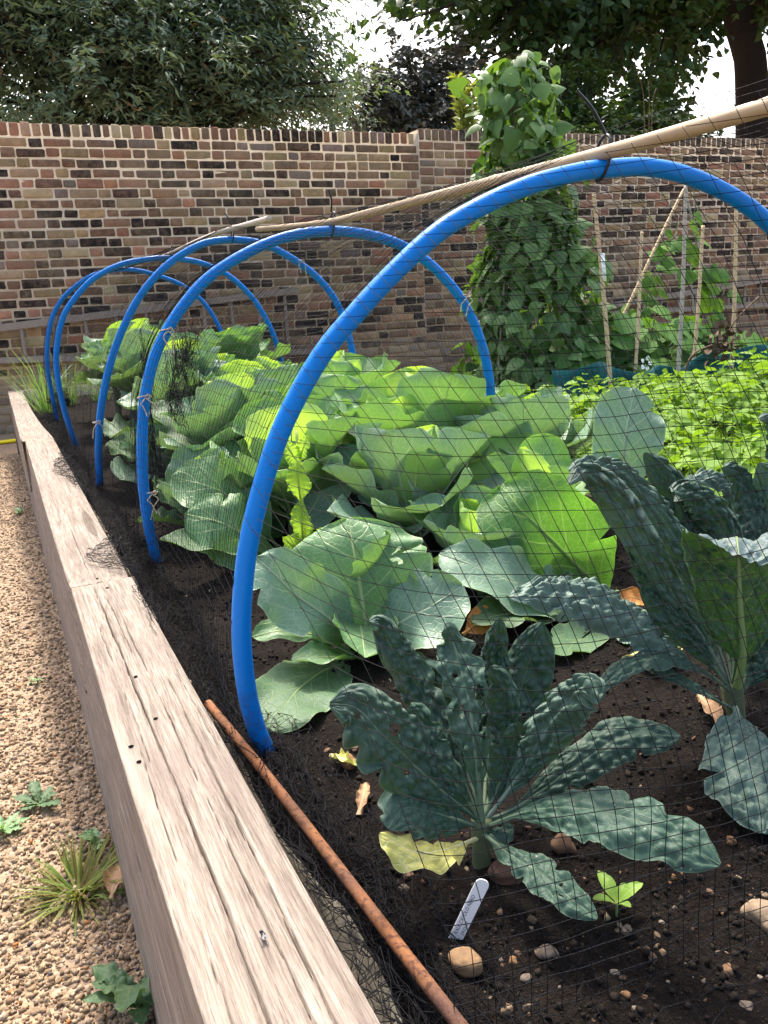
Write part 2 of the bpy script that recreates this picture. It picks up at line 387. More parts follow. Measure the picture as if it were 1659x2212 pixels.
M = dict(
    brick=m_brick(), mortar=m_mortar(), wood=m_wood(), soil=m_soil(), ground=m_ground(), rust=m_rust(),
    stone=m_vcol('gravel_stone', .95, 80, .35, .25, 300, .1), pebble=m_vcol('pebble', .85, 90, .95, .6, 160, .2), crumb=m_vcol('soil_crumb', .95, 100, .3, .5, 200, .1),
    blue=m_pipe(),
    net=m_simple('black_netting', (.010, .010, .012), .8, spec=.12),
    canel=m_cane('plot_bamboo', (.62, .46, .27), (.50, .35, .19)), cane=m_cane('bamboo', (.40, .30, .18), (.29, .205, .115)), cane2=m_cane('grey_bamboo', (.46, .40, .33), (.34, .28, .22)),
    tie=m_simple('black_cable_tie', (.01, .01, .011), .4), string=m_simple('jute_string', (.66, .55, .40), .9, 200, .3),
    oldwood=m_cane('old_ladder_wood', (.36, .29, .225), (.22, .17, .13)), whitepaint=m_simple('white_plastic', (.90, .88, .85), .5, 40, .08), ink=m_simple('black_ink', (.02, .02, .025), .8),
    hose=m_simple('yellow_hose', (.80, .62, .01), .4), fleece=m_simple('grey_membrane', (.22, .20, .155), .95, 60, .5, .6, 400), teal=m_simple('teal_windbreak_mesh', (.01, .13, .12), .8, 30, .4),
    cab=m_leaf('cabbage_leaf', (.125, .245, .105), (.18, .30, .13), (.46, .55, .24), .23, .42, 5.5, 2.1, .05, tcol=(.24, .50, .06), net=.8, mottle=.26),
    cabb=m_leaf('blue_cabbage_leaf', (.150, .255, .168), (.20, .30, .19), (.46, .53, .32), .19, .40, 5.5, 2.1, .045, tcol=(.22, .43, .08), net=.8, mottle=.26),
    cabh=m_leaf('cabbage_heart_leaf', (.23, .42, .095), (.30, .46, .14), (.55, .66, .25), .34, .5, 5.5, 2.1, .05, tcol=(.55, .85, .06), net=.8, mottle=.2),
    cabt=m_leaf('backlit_cabbage_leaf', (.075, .175, .055), (.085, .185, .06), (.36, .52, .14), .36, .5, 5.0, 2.1, .06, tcol=(.17, .43, .03), net=.9, mottle=.25),
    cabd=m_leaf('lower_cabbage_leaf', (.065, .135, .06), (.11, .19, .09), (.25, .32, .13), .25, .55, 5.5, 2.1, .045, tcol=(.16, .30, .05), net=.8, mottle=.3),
    kale=m_leaf('kale_leaf', (.033, .070, .048), (.046, .088, .052), (.13, .18, .11), .07, .52, 9, 1.6, .03, tcol=(.07, .16, .04), net=.30, mottle=.32, spec=.22),
    kalep=m_leaf('pale_kale_leaf', (.088, .142, .108), (.06, .11, .07), (.24, .29, .24), .06, .5, 9, 1.6, .025, tcol=(.08, .17, .05), net=.25, mottle=.25, spec=.25),
    kalem=m_leaf('bloomed_kale_leaf', (.050, .096, .066), (.05, .095, .058), (.17, .22, .17), .07, .5, 9, 1.6, .025, tcol=(.07, .16, .04), net=.25, mottle=.3, spec=.25),
    kaleu=m_leaf('kale_leaf_underside', (.10, .15, .15), (.022, .062, .020), (.20, .28, .08), .10, .5, 7, 1.6, .05, tcol=(.06, .16, .02), net=.7, mottle=.25),
    yellow=m_leaf('yellowed_leaf', (.50, .47, .12), (.50, .47, .2), (.60, .58, .3), .2, .6, 5, 1.6, .05, tcol=(.5, .45, .06)),
    orange=m_leaf('orange_leaf', (.60, .23, .05), (.5, .25, .07), (.62, .35, .12), .25, .6, 5, 1.6, .04, tcol=(.7, .28, .03)),
    dry=m_leaf('dry_leaf', (.42, .25, .13), (.40, .26, .15), (.5, .34, .2), .15, .75, 5, 1.6, .04, tcol=(.4, .22, .08)),
    thistle=m_leaf('sowthistle_leaf', (.24, .42, .06), (.28, .44, .1), (.55, .6, .2), .4, .5, 6, 1.4, .06, tcol=(.5, .8, .05), net=.4),
    bean=m_foliage('bean_leaf', (.060, .135, .038), (.17, .29, .08), .20, .55, .3),
    potato=m_foliage('potato_leaf', (.085, .175, .026), (.21, .34, .05), .28, .7, .15),
    squash=m_foliage('squash_leaf', (.05, .13, .03), (.13, .25, .055), .25, .75, .12),
    yew=m_foliage('laburnum_leaf', (.055, .100, .066), (.165, .235, .155), .20, .6, .3),
    syc=m_foliage('sycamore_leaf', (.018, .040, .014), (.058, .105, .026), .16, .6, .15),
    plum=m_foliage('plum_leaf', (.030, .040, .032), (.085, .098, .078), .14, .5, .4, (1.4, 1.2, .9)),
    grass=m_foliage('grass_blade', (.10, .17, .03), (.30, .30, .085), .3, .6, .2), chive=m_foliage('onion_leaf', (.09, .20, .07), (.20, .32, .13), .25, .5, .4),
    bark=m_simple('bark', (.022, .018, .015), .95, 12, .5, .8, 30), stem=m_simple('green_stem', (.16, .25, .09), .6, 60, .3), kstem=m_simple('kale_stem', (.12, .145, .07), .6, 60, .5), twig=m_simple('dry_twig', (.20, .13, .08), .9, 50, .5),
    fly=m_simple('fly_body', (.01, .012, .02), .25), wing=m_simple('fly_wing', (.06, .06, .07), .5), nail=m_simple('dark_hole', (.01, .008, .007), .9),
)

# ------------------------------------------------------------------ setting: ground, bed soil, plot soil
Z_SOIL, Z_TOP = 0.373, 0.443
V = [(-40, -20, 0), (60, -20, 0), (60, 80, 0), (-40, 80, 0)]
mk('ground', V, [(0, 1, 2, 3)], M['ground'], kind='structure')

def sheet(x0, x1, y0, y1, nx, ny, zf):
    xs, ys = np.linspace(x0, x1, nx), np.linspace(y0, y1, ny); X, Y = np.meshgrid(xs, ys); P = np.stack([X, Y], -1)
    V = np.stack([X, Y, zf(P)], -1).reshape(-1, 3); i = np.arange(ny - 1)[:, None] * nx + np.arange(nx - 1)[None]
    return V, np.stack([i, i + 1, i + nx + 1, i + nx], -1).reshape(-1, 4)
def soil_z(P):
    P = np.asarray(P, float)
    z = Z_SOIL + .007 * snoise(P, 5, 3) + .005 * snoise(P, 24, 4) + .0025 * snoise(P, 80, 5)
    return z - .028 * np.clip((.235 - P[..., 0]) / .05, 0, 1)
V, F = sheet(.179, 1.44, .02, 2.2, 130, 230, soil_z); mk('soil', V, F, M['soil'], kind='structure')
V, F = sheet(.179, 1.44, 2.2, 6.48, 60, 160, soil_z); mk('soil', V, F, M['soil'], kind='structure')
def plot_z(P): return .085 + .025 * snoise(P, 1.6, 8) + .012 * snoise(P, 7, 9)
V, F = sheet(1.95, 9.0, .6, 6.3, 90, 80, plot_z); mk('plot_soil', V, F, M['soil'], kind='structure')

# ------------------------------------------------------------------ brick garden wall
YW = 7.75
wall = thing('brick_wall', (4, YW, 0), 'tall old brick garden wall of dark and tan bricks behind the beds', 'wall')
core_v, core_f = [], []
def box(x0, x1, y0, y1, z0, z1):
    return np.array([(x0, y0, z0), (x1, y0, z0), (x1, y1, z0), (x0, y1, z0), (x0, y0, z1), (x1, y0, z1), (x1, y1, z1), (x0, y1, z1)], float), np.array([(0, 1, 5, 4), (1, 2, 6, 5), (2, 3, 7, 6), (3, 0, 4, 7), (4, 5, 6, 7), (3, 2, 1, 0)])
XS = 3.98                                                            # where the wall steps up a little
b1 = box(-3.0, XS, YW + .0042, YW + .215, -.05, 2.425); b2 = box(XS + .0005, 11, YW + .0042, YW + .215, -.05, 2.462)
V, F = join([b1, b2]); mk('mortar', V, F, M['mortar'], wall, smooth=False)
PAL = [((.045, .033, .026), .9, 30), ((.105, .070, .045), .6, 15), ((.21, .125, .075), .3, 17), ((.27, .145, .085), .15, 14), ((.34, .225, .115), .2, 14), ((.40, .28, .155), .1, 8), ((.20, .15, .115), .2, 6), ((.36, .165, .095), .2, 7)]
pw = np.array([p[2] for p in PAL], float); pw /= pw.sum()
TAN = [2, 3, 4, 5, 6]
bricks = []                                                         # x0,x1,z0,z1,color,depth
rb = np.random.default_rng(11)
def brick_col(x, z, top):
    k = rb.choice(len(PAL), p=pw)
    if top and k in (0, 1) and rb.random() < .45: k = rb.choice(TAN)
    if z < .55 and k in (0, 1) and rb.random() < .6: k = rb.choice(TAN)
    c = np.array(PAL[k][0]) * rb.uniform(1.0, 1.7) * (1 + rb.normal(size=3) * .05); ch = PAL[k][1]
    if z < .62: w = np.clip((.62 - z) / .25, 0, 1) * rb.uniform(.3, .9); c = c * (1 - w) + np.array((.36, .29, .215)) * w; ch *= (1 - w)
    return np.array([*np.clip(c, .01, .6), ch])
def course(xa, xb, z0, i, top):
    x = xa; k = i % 2
    while x < xb:
        w = (.213 if k % 2 == 0 else .100) * rb.uniform(.94, 1.06)
        if x == xa: w = rb.uniform(.05, .2)
        if rb.random() < .06: w = .1 if w > .15 else .16
        x1 = min(x + w, xb)
        if x1 - x > .03: bricks.append((x, x1, z0 + rb.uniform(-.003, .003), z0 + .0645 + rb.uniform(-.005, .005), brick_col(x, z0, top), .1))
        x += w + rb.uniform(.009, .015); k += 1
HC = .0775
for i in range(30): course(-3.0, XS - .006, .006 + i * HC, i, i > 24)
for i in range(30): course(XS + .006, 11, .018 + i * .0783, i, i > 24)
x = -3.0
while x < XS - .05:
    w = .066 * rb.uniform(.85, 1.15); bricks.append((x, min(x + w, XS - .004), 2.331, 2.431 + rb.uniform(-.006, .006), brick_col(x, 2.3, rb.random() < .5), .2)); x += w + rb.uniform(.009, .016)
x = XS + .004
while x < 11:
    w = .064 * rb.uniform(.9, 1.1); c = brick_col(x, 2.3, False); c[:3] = c[:3] * .4 + np.array((.13, .11, .09)) * .6
    bricks.append((x, x + w, 2.370, 2.470 + rb.uniform(-.003, .003), c, .2)); x += w + rb.uniform(.009, .013)
def brick_mesh(b):
    x0, x1, z0, z1, c, dep = b
    e = rb.uniform(.003, .006); q = YW + rb.uniform(-.004, .003); h = z1 - z0
    def ring(ins, cut, jit):
        out = []
        for (x, sx), (z, sz), order in (((x0, 1), (z0, 1), 0), ((x1, -1), (z0, 1), 1), ((x1, -1), (z1, -1), 0), ((x0, 1), (z1, -1), 1)):
            cx_, cz_ = cut * rb.uniform(.5, 1.8), cut * rb.uniform(.5, 1.8); A_ = (x + sx * (ins + cx_), z + sz * ins); B_ = (x + sx * ins, z + sz * (ins + cz_))
            for p in ((B_, A_) if order == 0 else (A_, B_)): out.append((p[0] + rb.normal() * jit, p[1] + rb.normal() * jit))
        return out
    r1, r2 = ring(0, .006, .0014), ring(e, .007, .0018)
    V = [(x, q + dep, z) for x, z in r1] + [(x, q + e * 1.1, z) for x, z in r1] + [(x, q + rb.normal() * .0009, z) for x, z in r2]
    F = [(16, 17, 18, 19), (16, 19, 20, 23), (20, 21, 22, 23)]
    for j in range(8): k = (j + 1) % 8; F += [(8 + j, 8 + k, 16 + k, 16 + j), (j, k, 8 + k, 8 + j)]
    return np.array(V), np.array(F), np.tile(c, (24, 1))
vis = [(abs(b[0] - .2) + .2 * abs(b[2] - 1.7), i) for i, b in enumerate(bricks) if .12 < b[0] < 3.4 and b[2] > .82]
vis.sort(); single = set(i for _, i in vis[:300])
Vs, Fs, Cs, n = [], [], [], 0
for i, b in enumerate(bricks):
    V, F, C = brick_mesh(b)
    if i in single: mk('brick', V, F, M['brick'], wall, smooth=False, col=C)
    else: Vs.append(V); Fs.append(F + n); Cs.append(C); n += len(V)
mk('brickwork', np.concatenate(Vs), np.concatenate(Fs), M['brick'], wall, smooth=False, col=np.concatenate(Cs), kind='stuff')

# ------------------------------------------------------------------ sleepers of the raised bed
def beam(name, x0, x1, y0, y1, z0, z1, cracks, label, group=None, bend=0., flare=0., seed=0, stains=(), fine=False):
    """weathered sleeper: fine grid top and outer face, grooves cut along the grain"""
    r = np.random.default_rng(seed); nx, nz, ny = (110, 40, max(20, int((y1 - y0) / .016))) if fine else (44, 24, max(20, int((y1 - y0) / .03)))
    sx = np.linspace(0, 1, nx); sz = np.linspace(0, 1, nz)
    ring = [(0, z) for z in sz[:-1]] + [(x, 1) for x in sx[:-1]] + [(1, z) for z in sz[::-1][:-1]] + [(x, 0) for x in sx[::-1][:-1]]
    ring = np.array(ring); k = len(ring); ys = np.linspace(y0, y1, ny)
    U = ring[None, :, 0].repeat(ny, 0); W = ring[None, :, 1].repeat(ny, 0); Yg = ys[:, None].repeat(k, 1)
    X = x0 + (x1 - x0) * U; Z = z0 + (z1 - z0) * W
    e = .006; cxn, czn = (U - .5) * 2, (W - .5) * 2                    # rounded arrises
    corner = np.clip(np.abs(cxn) - (1 - 2 * e / (x1 - x0)), 0, 1) * np.clip(np.abs(czn) - (1 - 2 * e / (z1 - z0)), 0, 1)
    t = (Yg - y0) / (y1 - y0)
    X = X + bend * np.sin(t * math.pi) + flare * (1 - t) ** 4 * U
    top = (W > .999); left = (U < .001); P = np.stack([X * 14, Yg], -1)
    Z = Z + top * (.0015 * snoise(P, .5, seed + 1) + .00035 * snoise(np.stack([X * 60, Yg * 2], -1), 2.5, seed + 2, 2))
    X = X + left * (.002 * snoise(np.stack([Z * 10, Yg], -1), 1.2, seed + 3) + .0005 * snoise(np.stack([Z * 60, Yg * 2], -1), 1.5, seed + 4, 2))
    endw = np.exp(-((Yg - y0) / .012) ** 2) + np.exp(-((Yg - y1) / .012) ** 2)
    Z = Z - top * endw * .006; X = X + left * endw * .006
    dark = np.zeros_like(Z)
    for (face, c0, ya, yb, wid, dep, ph) in cracks:
        act = np.clip(np.minimum(Yg - ya, yb - Yg) / .08, 0, 1); line = c0 + .045 * np.sin(Yg * 1.7 + ph) + .006 * np.sin(Yg * 9 + ph * 2) + .005 * np.sin(Yg * 31 + ph) + .003 * np.sin(Yg * 83)
        wd = wid * .42 * (.35 + .65 * act) * (1 + .5 * np.sin(Yg * 19 + ph))
        if face == 'top':
            g = np.clip(1 - np.abs(U - line) / wd, 0, 1) * (act > 0) * top; Z = Z - dep * np.minimum(g * 1.8, 1)
        else:
            g = np.clip(1 - np.abs(W - line) / wd, 0, 1) * (act > 0) * left; X = X + dep * np.minimum(g * 1.8, 1)
        dark = np.maximum(dark, np.clip(g * 1.2, 0, .85))
    for (u, y, ru, ry, a) in stains:
        d = ((U - u) / ru) ** 2 + ((Yg - y) / ry) ** 2 + .25 * snoise(np.stack([X * 60, Yg * 12], -1), 1, seed + 9)
        dark = np.maximum(dark, a * np.clip((1 - d) * 5, 0, 1) * top)
    V = np.stack([X, Yg, Z], -1).reshape(-1, 3); C = np.repeat(dark.reshape(-1, 1), 4, 1)
    i = np.arange(ny - 1)[:, None] * k; j = np.arange(k)[None]; F = np.stack([i + j, i + (j + 1) % k, i + k + (j + 1) % k, i + k + j], -1).reshape(-1, 4)
    F = [tuple(f) for f in F.tolist()] + [tuple(range(k - 1, -1, -1))[::-1], tuple((ny - 1) * k + q for q in range(k))[::-1]]
    return mk(name, V, F, M['wood'], label=label, cat='sleeper', group=group, col=C)
g = 'sleepers edging the raised bed'
near_cr = [('top', .34, .35, 1.62, .020, .012, .3), ('top', .62, .25, 1.40, .012, .009, 2.1), ('top', .80, .3, 1.15, .010, .006, 4.), ('top', .5, 1.25, 1.6, .009, .006, 1.), ('top', .17, .4, 1.0, .008, .005, 5.), ('top', .9, .9, 1.5, .007, .004, .8), ('top', .42, 1.0, 1.5, .008, .006, 3.3),
           ('top', .25, .9, 1.45, .006, .004, 1.7), ('top', .71, .2, .8, .008, .005, .2), ('side', .62, .9, 1.64, .022, .012, .5), ('side', .36, .5, 1.3, .018, .008, 2.), ('side', .8, .6, 1.2, .012, .006, 3.)]
b_near = beam('sleeper', .066, .178, .18, 1.656, .215, Z_TOP, near_cr, 'long weathered oak sleeper with deep cracks, upper one beside the rusty pipe', g, seed=21, fine=True)
mid_cr = [('side', .55, 1.7, 2.5, .02, .008, 1.), ('side', .75, 2.2, 3.2, .015, .006, 2.), ('top', .4, 1.7, 2.2, .01, .005, .4), ('top', .7, 2.5, 3.4, .01, .006, 2.), ('top', .2, 2.2, 2.9, .008, .004, 3.), ('top', .55, 3.1, 3.8, .01, .006, 1.)]
beam('sleeper', .064, .174, 1.660, 3.865, .217, Z_TOP - .001, mid_cr, 'pale oak sleeper with a dark oval stain, between cracked sleeper and far bed corner', g, seed=33, fine=True, stains=[(.80, 2.15, .11, .15, .5)])
beam('sleeper', .050, .142, 3.870, 6.50, .217, Z_TOP - .002, [('side', .5, 4, 5.5, .02, .006, 1.), ('top', .5, 4.2, 5.5, .01, .005, 2.)], 'bleached oak sleeper at the far bed corner near the yellow hose', g, flare=.034, seed=45)
lower_cr = [('side', .4, .4, 1.9, .02, .008, 1.), ('side', .7, 1.4, 2.6, .015, .006, 2.)]
beam('sleeper', .0655, .17, .1, 3.0, -.03, .2125, lower_cr, 'lower oak sleeper lying on the gravel beneath the cracked one', g, seed=51)
beam('sleeper', .0625, .17, 3.003, 6.50, -.03, .2135, [], 'lower oak sleeper lying on the gravel beneath the pale ones', g, seed=53)
V, F = box(.0505, 1.44, 6.503, 6.61, -.03, Z_TOP - .004); mk('sleeper', V, F, M['wood'], smooth=False, label='oak sleeper closing the bed end behind the onion plants', cat='sleeper', group=g, col=np.zeros((8, 4)))
V, F = box(1.4415, 1.55, .0, 6.61, -.03, Z_TOP - .03); mk('sleeper', V, F, M['wood'], smooth=False, label='oak sleeper along the bed side hidden behind cabbages and potatoes', cat='sleeper', group=g, col=np.zeros((8, 4)))

# ------------------------------------------------------------------ gravel on the path (real stones near, material beyond)
def rock_template(seed):
    r = np.random.default_rng(seed); V = np.array([(1, 0, 0), (-1, 0, 0), (0, 1, 0), (0, -1, 0), (0, 0, 1), (0, 0, -1)], float) * 1.15; F = np.array([(0, 2, 4), (2, 1, 4), (1, 3, 4), (3, 0, 4), (2, 0, 5), (1, 2, 5), (3, 1, 5), (0, 3, 5)])
    V = (V + r.normal(size=V.shape) * .26) * np.array([1, .85, .66]); return V, F
def gravel(n, x0, x1, y0, y1, smin, smax, seed, pw=1.7):
    r = np.random.default_rng(seed); Vs, Fs, Cs, off = [], [], [], 0
    pal = np.array([(.46, .345, .235), (.36, .255, .165), (.54, .43, .31), (.27, .19, .125), (.42, .32, .24), (.50, .38, .24)])
    for t in range(14):
        TV, TF = rock_template(seed * 10 + t); m = n // 14
        y = y0 + (y1 - y0) * r.random(m) ** pw; x = x0 + (x1 - x0) * r.random(m); s = smin + (smax - smin) * r.random(m) ** 2.2
        pos = np.stack([x, y, s * .25], 1); V, F = scatter(TV, TF, pos, rand_rot(m, r), s)
        c = pal[r.integers(0, 6, m)] * np.array([[.90, .86, .81]]) * r.uniform(.55, 1.1, (m, 1)); c = np.where(r.random((m, 1)) < .015, np.array([[.09, .08, .085]]), c); c = np.where(r.random((m, 1)) < .006, np.array([[.5, .2, .06]]), c)
        Vs.append(V); Fs.append(F + off); Cs.append(np.repeat(c, len(TV), 0)); off += len(V)
    return np.concatenate(Vs), np.concatenate(Fs), np.concatenate(Cs)
V, F, C = [np.concatenate(q) if k != 1 else np.concatenate([q[0], q[1] + 6 * 14 * (35000 // 14)]) for k, q in enumerate(zip(gravel(35000, -.40, .063, .85, 6.4, .0020, .0072, 61, 2.3), gravel(8400, -1.4, -.38, .6, 6.4, .0022, .0078, 62, 1.7)))]
mk('gravel', V, F, M['stone'], smooth=False, col=C, kind='stuff', label='small tan gravel stones covering the path', cat='gravel')

# ------------------------------------------------------------------ blue hoops
HOOPS = {
 .99: [(.252, .33), (.246, .375), (.238, .404), (.23, .459), (.229, .524), (.235, .584), (.248, .648), (.268, .71), (.296, .776), (.327, .829), (.367, .882), (.41, .923), (.466, .971), (.533, 1.019), (.602, 1.051), (.673, 1.075), (.746, 1.09), (.785, 1.094), (.864, 1.097), (.949, 1.083), (1.04, 1.051), (1.115, 1.008), (1.19, .945), (1.25, .86), (1.29, .76), (1.31, .64), (1.305, .52), (1.285, .41), (1.275, .33)],
 1.95: [(.278, .33), (.274, .372), (.265, .458), (.264, .556), (.273, .651), (.289, .743), (.315, .823), (.346, .881), (.391, .939), (.449, .996), (.517, 1.038), (.607, 1.076), (.687, 1.094), (.773, 1.098), (.862, 1.087), (.946, 1.06), (1.021, 1.014), (1.09, .946), (1.136, .874), (1.168, .789), (1.184, .703), (1.186, .616), (1.182, .5), (1.175, .33)],
 2.97: [(.255, .33), (.262, .40), (.274, .515), (.303, .652), (.35, .786), (.409, .902), (.481, 1.003), (.575, 1.088), (.682, 1.144), (.779, 1.159), (.892, 1.146), (.988, 1.102), (1.087, 1.03), (1.16, .938), (1.201, .819), (1.221, .682), (1.219, .596), (1.21, .46), (1.205, .33)],
 3.97: [(.285, .33), (.268, .40), (.245, .53), (.236, .672), (.247, .79), (.29, .924), (.36, 1.017), (.446, 1.09), (.559, 1.14), (.68, 1.159), (.792, 1.159), (.924, 1.131), (1.046, 1.065), (1.145, .957), (1.212, .825), (1.246, .693), (1.257, .548), (1.25, .33)],
 5.0: [(.27, .33), (.261, .428), (.254, .58), (.257, .705), (.285, .85), (.337, .969), (.421, 1.062), (.551, 1.141), (.676, 1.165), (.775, 1.161), (.897, 1.127), (1.044, 1.058), (1.152, .95), (1.219, .815), (1.24, .72), (1.245, .55), (1.24, .33)]}
hl = ['blue plastic pipe hoop beside the rusty pipe, first of five', 'blue plastic pipe hoop with three string bows, second from the rusty pipe',
      'blue plastic pipe hoop in the middle of the row of five', 'blue plastic pipe hoop, fourth from the rusty pipe', 'blue plastic pipe hoop beside the onion plants, nearest the wall']
hcurve = {}
for (Y, pts), lab in zip(HOOPS.items(), hl):
    xz = resample(pts, 120); hcurve[Y] = xz
    P = np.stack([xz[:, 0], np.full(120, Y), xz[:, 1]], 1); V, F = tube(P, .0124, 14)
    mk('pipe_hoop', V, F, M['blue'], label=lab, cat='hoop', group='blue pipe hoops over the bed')

# ------------------------------------------------------------------ ridge canes, ties, strings
def cane_obj(name, A, B, r0, r1, mat, nodes=.22, via=None, **k):
    A, B = np.array(A, float), np.array(B, float); L = np.linalg.norm(B - A); n = max(12, int(L / .02)); t = np.linspace(0, 1, n)
    P = resample([A, *via, B], n) if via else A + (B - A) * t[:, None]
    if not via: P[:, 2] += .006 * np.sin(t * 9 + A[0] * 7) ; P[:, 0] += .005 * np.sin(t * 6.3 + A[1])
    rr = r0 + (r1 - r0) * t; s = t * L; rr = rr * (1 + .16 * np.exp(-((s % nodes - nodes / 2) / .006) ** 2))
    V, F = tube(P, rr, 10); return mk(name, V, F, mat, **k)
cane_obj('bamboo_cane', (.790, .30, 1.125), (.785, 2.62, 1.162), .0100, .0080, M['cane'], .27, via=[(.787, .65, 1.1175), (.785, .99, 1.1135), (.772, 1.5, 1.1150), (.765, 1.95, 1.1190), (.775, 2.3, 1.140)], label='thick bamboo ridge cane resting on the first two hoops', cat='cane', group='ridge canes')
cane_obj('bamboo_cane', (.80, 2.55, 1.190), (.775, 5.15, 1.188), .0085, .006, M['cane2'], .25, label='thin grey bamboo ridge cane on the far three hoops', cat='cane', group='ridge canes')
def loop(name, c, rx, rz, rad, mat, tail=None, label='', cat='tie', group=None, tilt=0., axis='y'):
    a = np.linspace(0, 2 * math.pi, 28); P = np.stack([c[0] + rx * np.cos(a), c[1] + .008 * np.sin(a) * tilt, c[2] + rz * np.sin(a)], 1) if axis == 'y' else np.stack([c[0] + .01 * np.sin(a) * tilt, c[1] + rx * np.cos(a), c[2] + rz * np.sin(a)], 1)
    parts = [tube(P, rad, 6, False)]
    if tail is not None:
        for t in tail: v, f = tube(resample(t, 14), rad, 6, False); parts.append((v, f))
    V, F = join(parts); return mk(name, V, F, mat, label=label, cat=cat, group=group)
for (Y, x, zc, tl, lab) in [(.99, .785, 1.108, (-.045, -.005, .05), 'black cable tie with long tail joining thick cane to first hoop'), (1.95, .765, 1.112, (-.01, -.02, .045), 'black cable tie joining thick cane to second hoop'),
                       (2.97, .80, 1.176, (-.02, 0, .04), 'black cable tie joining thin cane to the middle hoop'), (3.97, .785, 1.172, (.005, 0, .02), 'black cable tie joining thin cane to the fourth hoop')]:
    c = np.array([x, Y, zc]); loop('cable_tie', c, .0165, .029, .0022, M['tie'], [[c + (-.004, -.012, .028), c + np.array(tl) * .6 + (0, -.01, .028), c + np.array(tl) + (0, 0, .03)]], lab, 'cable tie', 'cable ties on the ridge', axis='x', tilt=.6)
def bow(px, py, Y, lab):
    c = on_y(px, py, Y); r = np.random.default_rng(int(px)); tails = []
    for s in (-1, 1):
        e = c + np.array([.010 * s + r.normal() * .012, -.018, -.030 - .03 * r.random()]); tails.append([c + (.0, -.016, 0), c + (.012 * s, -.02, -.012), (c + e) / 2 + (.006 * s, -.006, 0), e])
    tails.append([c + (0, -.016, .003), c + (.006, -.019, .008), c + (.010, -.018, .001), c + (.002, -.017, -.003)])
    loop('string_tie', c, .0152, .004, .0014, M['string'], tails, lab, 'string', 'jute string ties', tilt=-1.9)
bow(360, 715, 1.95, 'jute string tied round the second hoop, highest of its left side'); bow(312, 858, 1.95, 'jute string tied round the second hoop at cabbage height')
bow(326, 1065, 1.95, 'jute string bow hanging low on the second hoop'); bow(1003, 640, 1.95, 'frayed jute string on the bean-column side of the second hoop'); bow(648, 565, 2.97, 'jute string tied on the middle hoop under the ridge')
bow(210, 912, 2.97, 'jute string tied low on the middle hoop'); bow(396, 620, 5.0, 'jute string tied on the hoop nearest the wall')

# ------------------------------------------------------------------ black netting over the hoops
NS = 114; s_ = np.linspace(0, 1, NS)
hres = {Y: resample(c, NS) for Y, c in hcurve.items()}
def section(Y):
    ks = sorted(hcurve); Yc = min(max(Y, ks[0]), ks[-1]); i = max(0, min(len(ks) - 2, np.searchsorted(ks, Yc) - 1)); a = (Yc - ks[i]) / (ks[i + 1] - ks[i])
    A = hres[ks[i]]; B = hres[ks[i + 1]]; c = A * (1 - a) + B * a
    cen = np.array([.76, .72]); d = unit(c - cen); sag = 4 * a * (1 - a)
    c = c + d * (.0150 - .030 * sag * (1 - .6 * np.exp(-((c[:, :1] - .78) / .1) ** 2)))
    c[:, 1] += .030 * np.exp(-((c[:, 0] - .785) / .05) ** 2) * (c[:, 1] > .9)
    c[:, 1] = np.maximum(c[:, 1], Z_SOIL + .008); return c
rows = []
for Y in np.arange(.99, 5.02, .0182):
    c = section(Y); rows.append(np.stack([c[:, 0], np.full(NS, Y), c[:, 1]], 1))
CE = rows[-1]; EE = np.stack([.24 + 1.0 * s_, 5.42 + .0 * s_, np.full(NS, Z_SOIL + .01)], 1); MidE = CE.copy(); MidE[:, 1] = 5.15 + .3 * np.sin(s_ * math.pi)
te = np.linspace(0, 1, 26)[1:, None, None]; ende = (1 - te) ** 2 * CE + 2 * te * (1 - te) * MidE + te ** 2 * EE
G = np.concatenate([np.array(rows), ende], 0)                    # (rows, NS, 3)
side = np.abs(s_ - .5) * 2
amp = (.004 + .010 * side ** 2)[None, :, None]
for k, sd in enumerate((71, 72, 73)): G[..., k] += amp[..., 0] * .7 * snoise(G, 9, sd, 3) + .0016 * snoise(G, 55, sd + 10, 2)
low = np.clip((Z_SOIL + .22 - G[..., 2]) / .2, 0, 1)
G[..., 1] += low * .010 * snoise(np.stack([G[..., 1], G[..., 2]], -1), 22, 75, 2); G[..., 0] -= low * (G[..., 0] < .5) * .018
G[..., 2] = np.maximum(G[..., 2], soil_z(G[..., :2]) + .004)
net = [tubes3(G, .0004), tubes3(G.transpose(1, 0, 2), .0004)]
e0_ = int(np.argmax(rows[0][:, 2])); e1_ = e0_ + int((rows[0][e0_:, 2] > 1.035).sum()); ext = np.array([np.stack([rows[0][e0_:e1_, 0], np.full(e1_ - e0_, y_), rows[0][e0_:e1_, 2] + (.99 - y_) * .02], 1) for y_ in np.arange(.45, .985, .0182)]); ext[..., 2] += .004 * snoise(ext, 9, 181); ext[..., 0] += .006 * snoise(ext, 8, 182)
net += [tubes3(ext, .0004), tubes3(ext.transpose(1, 0, 2), .0004)]
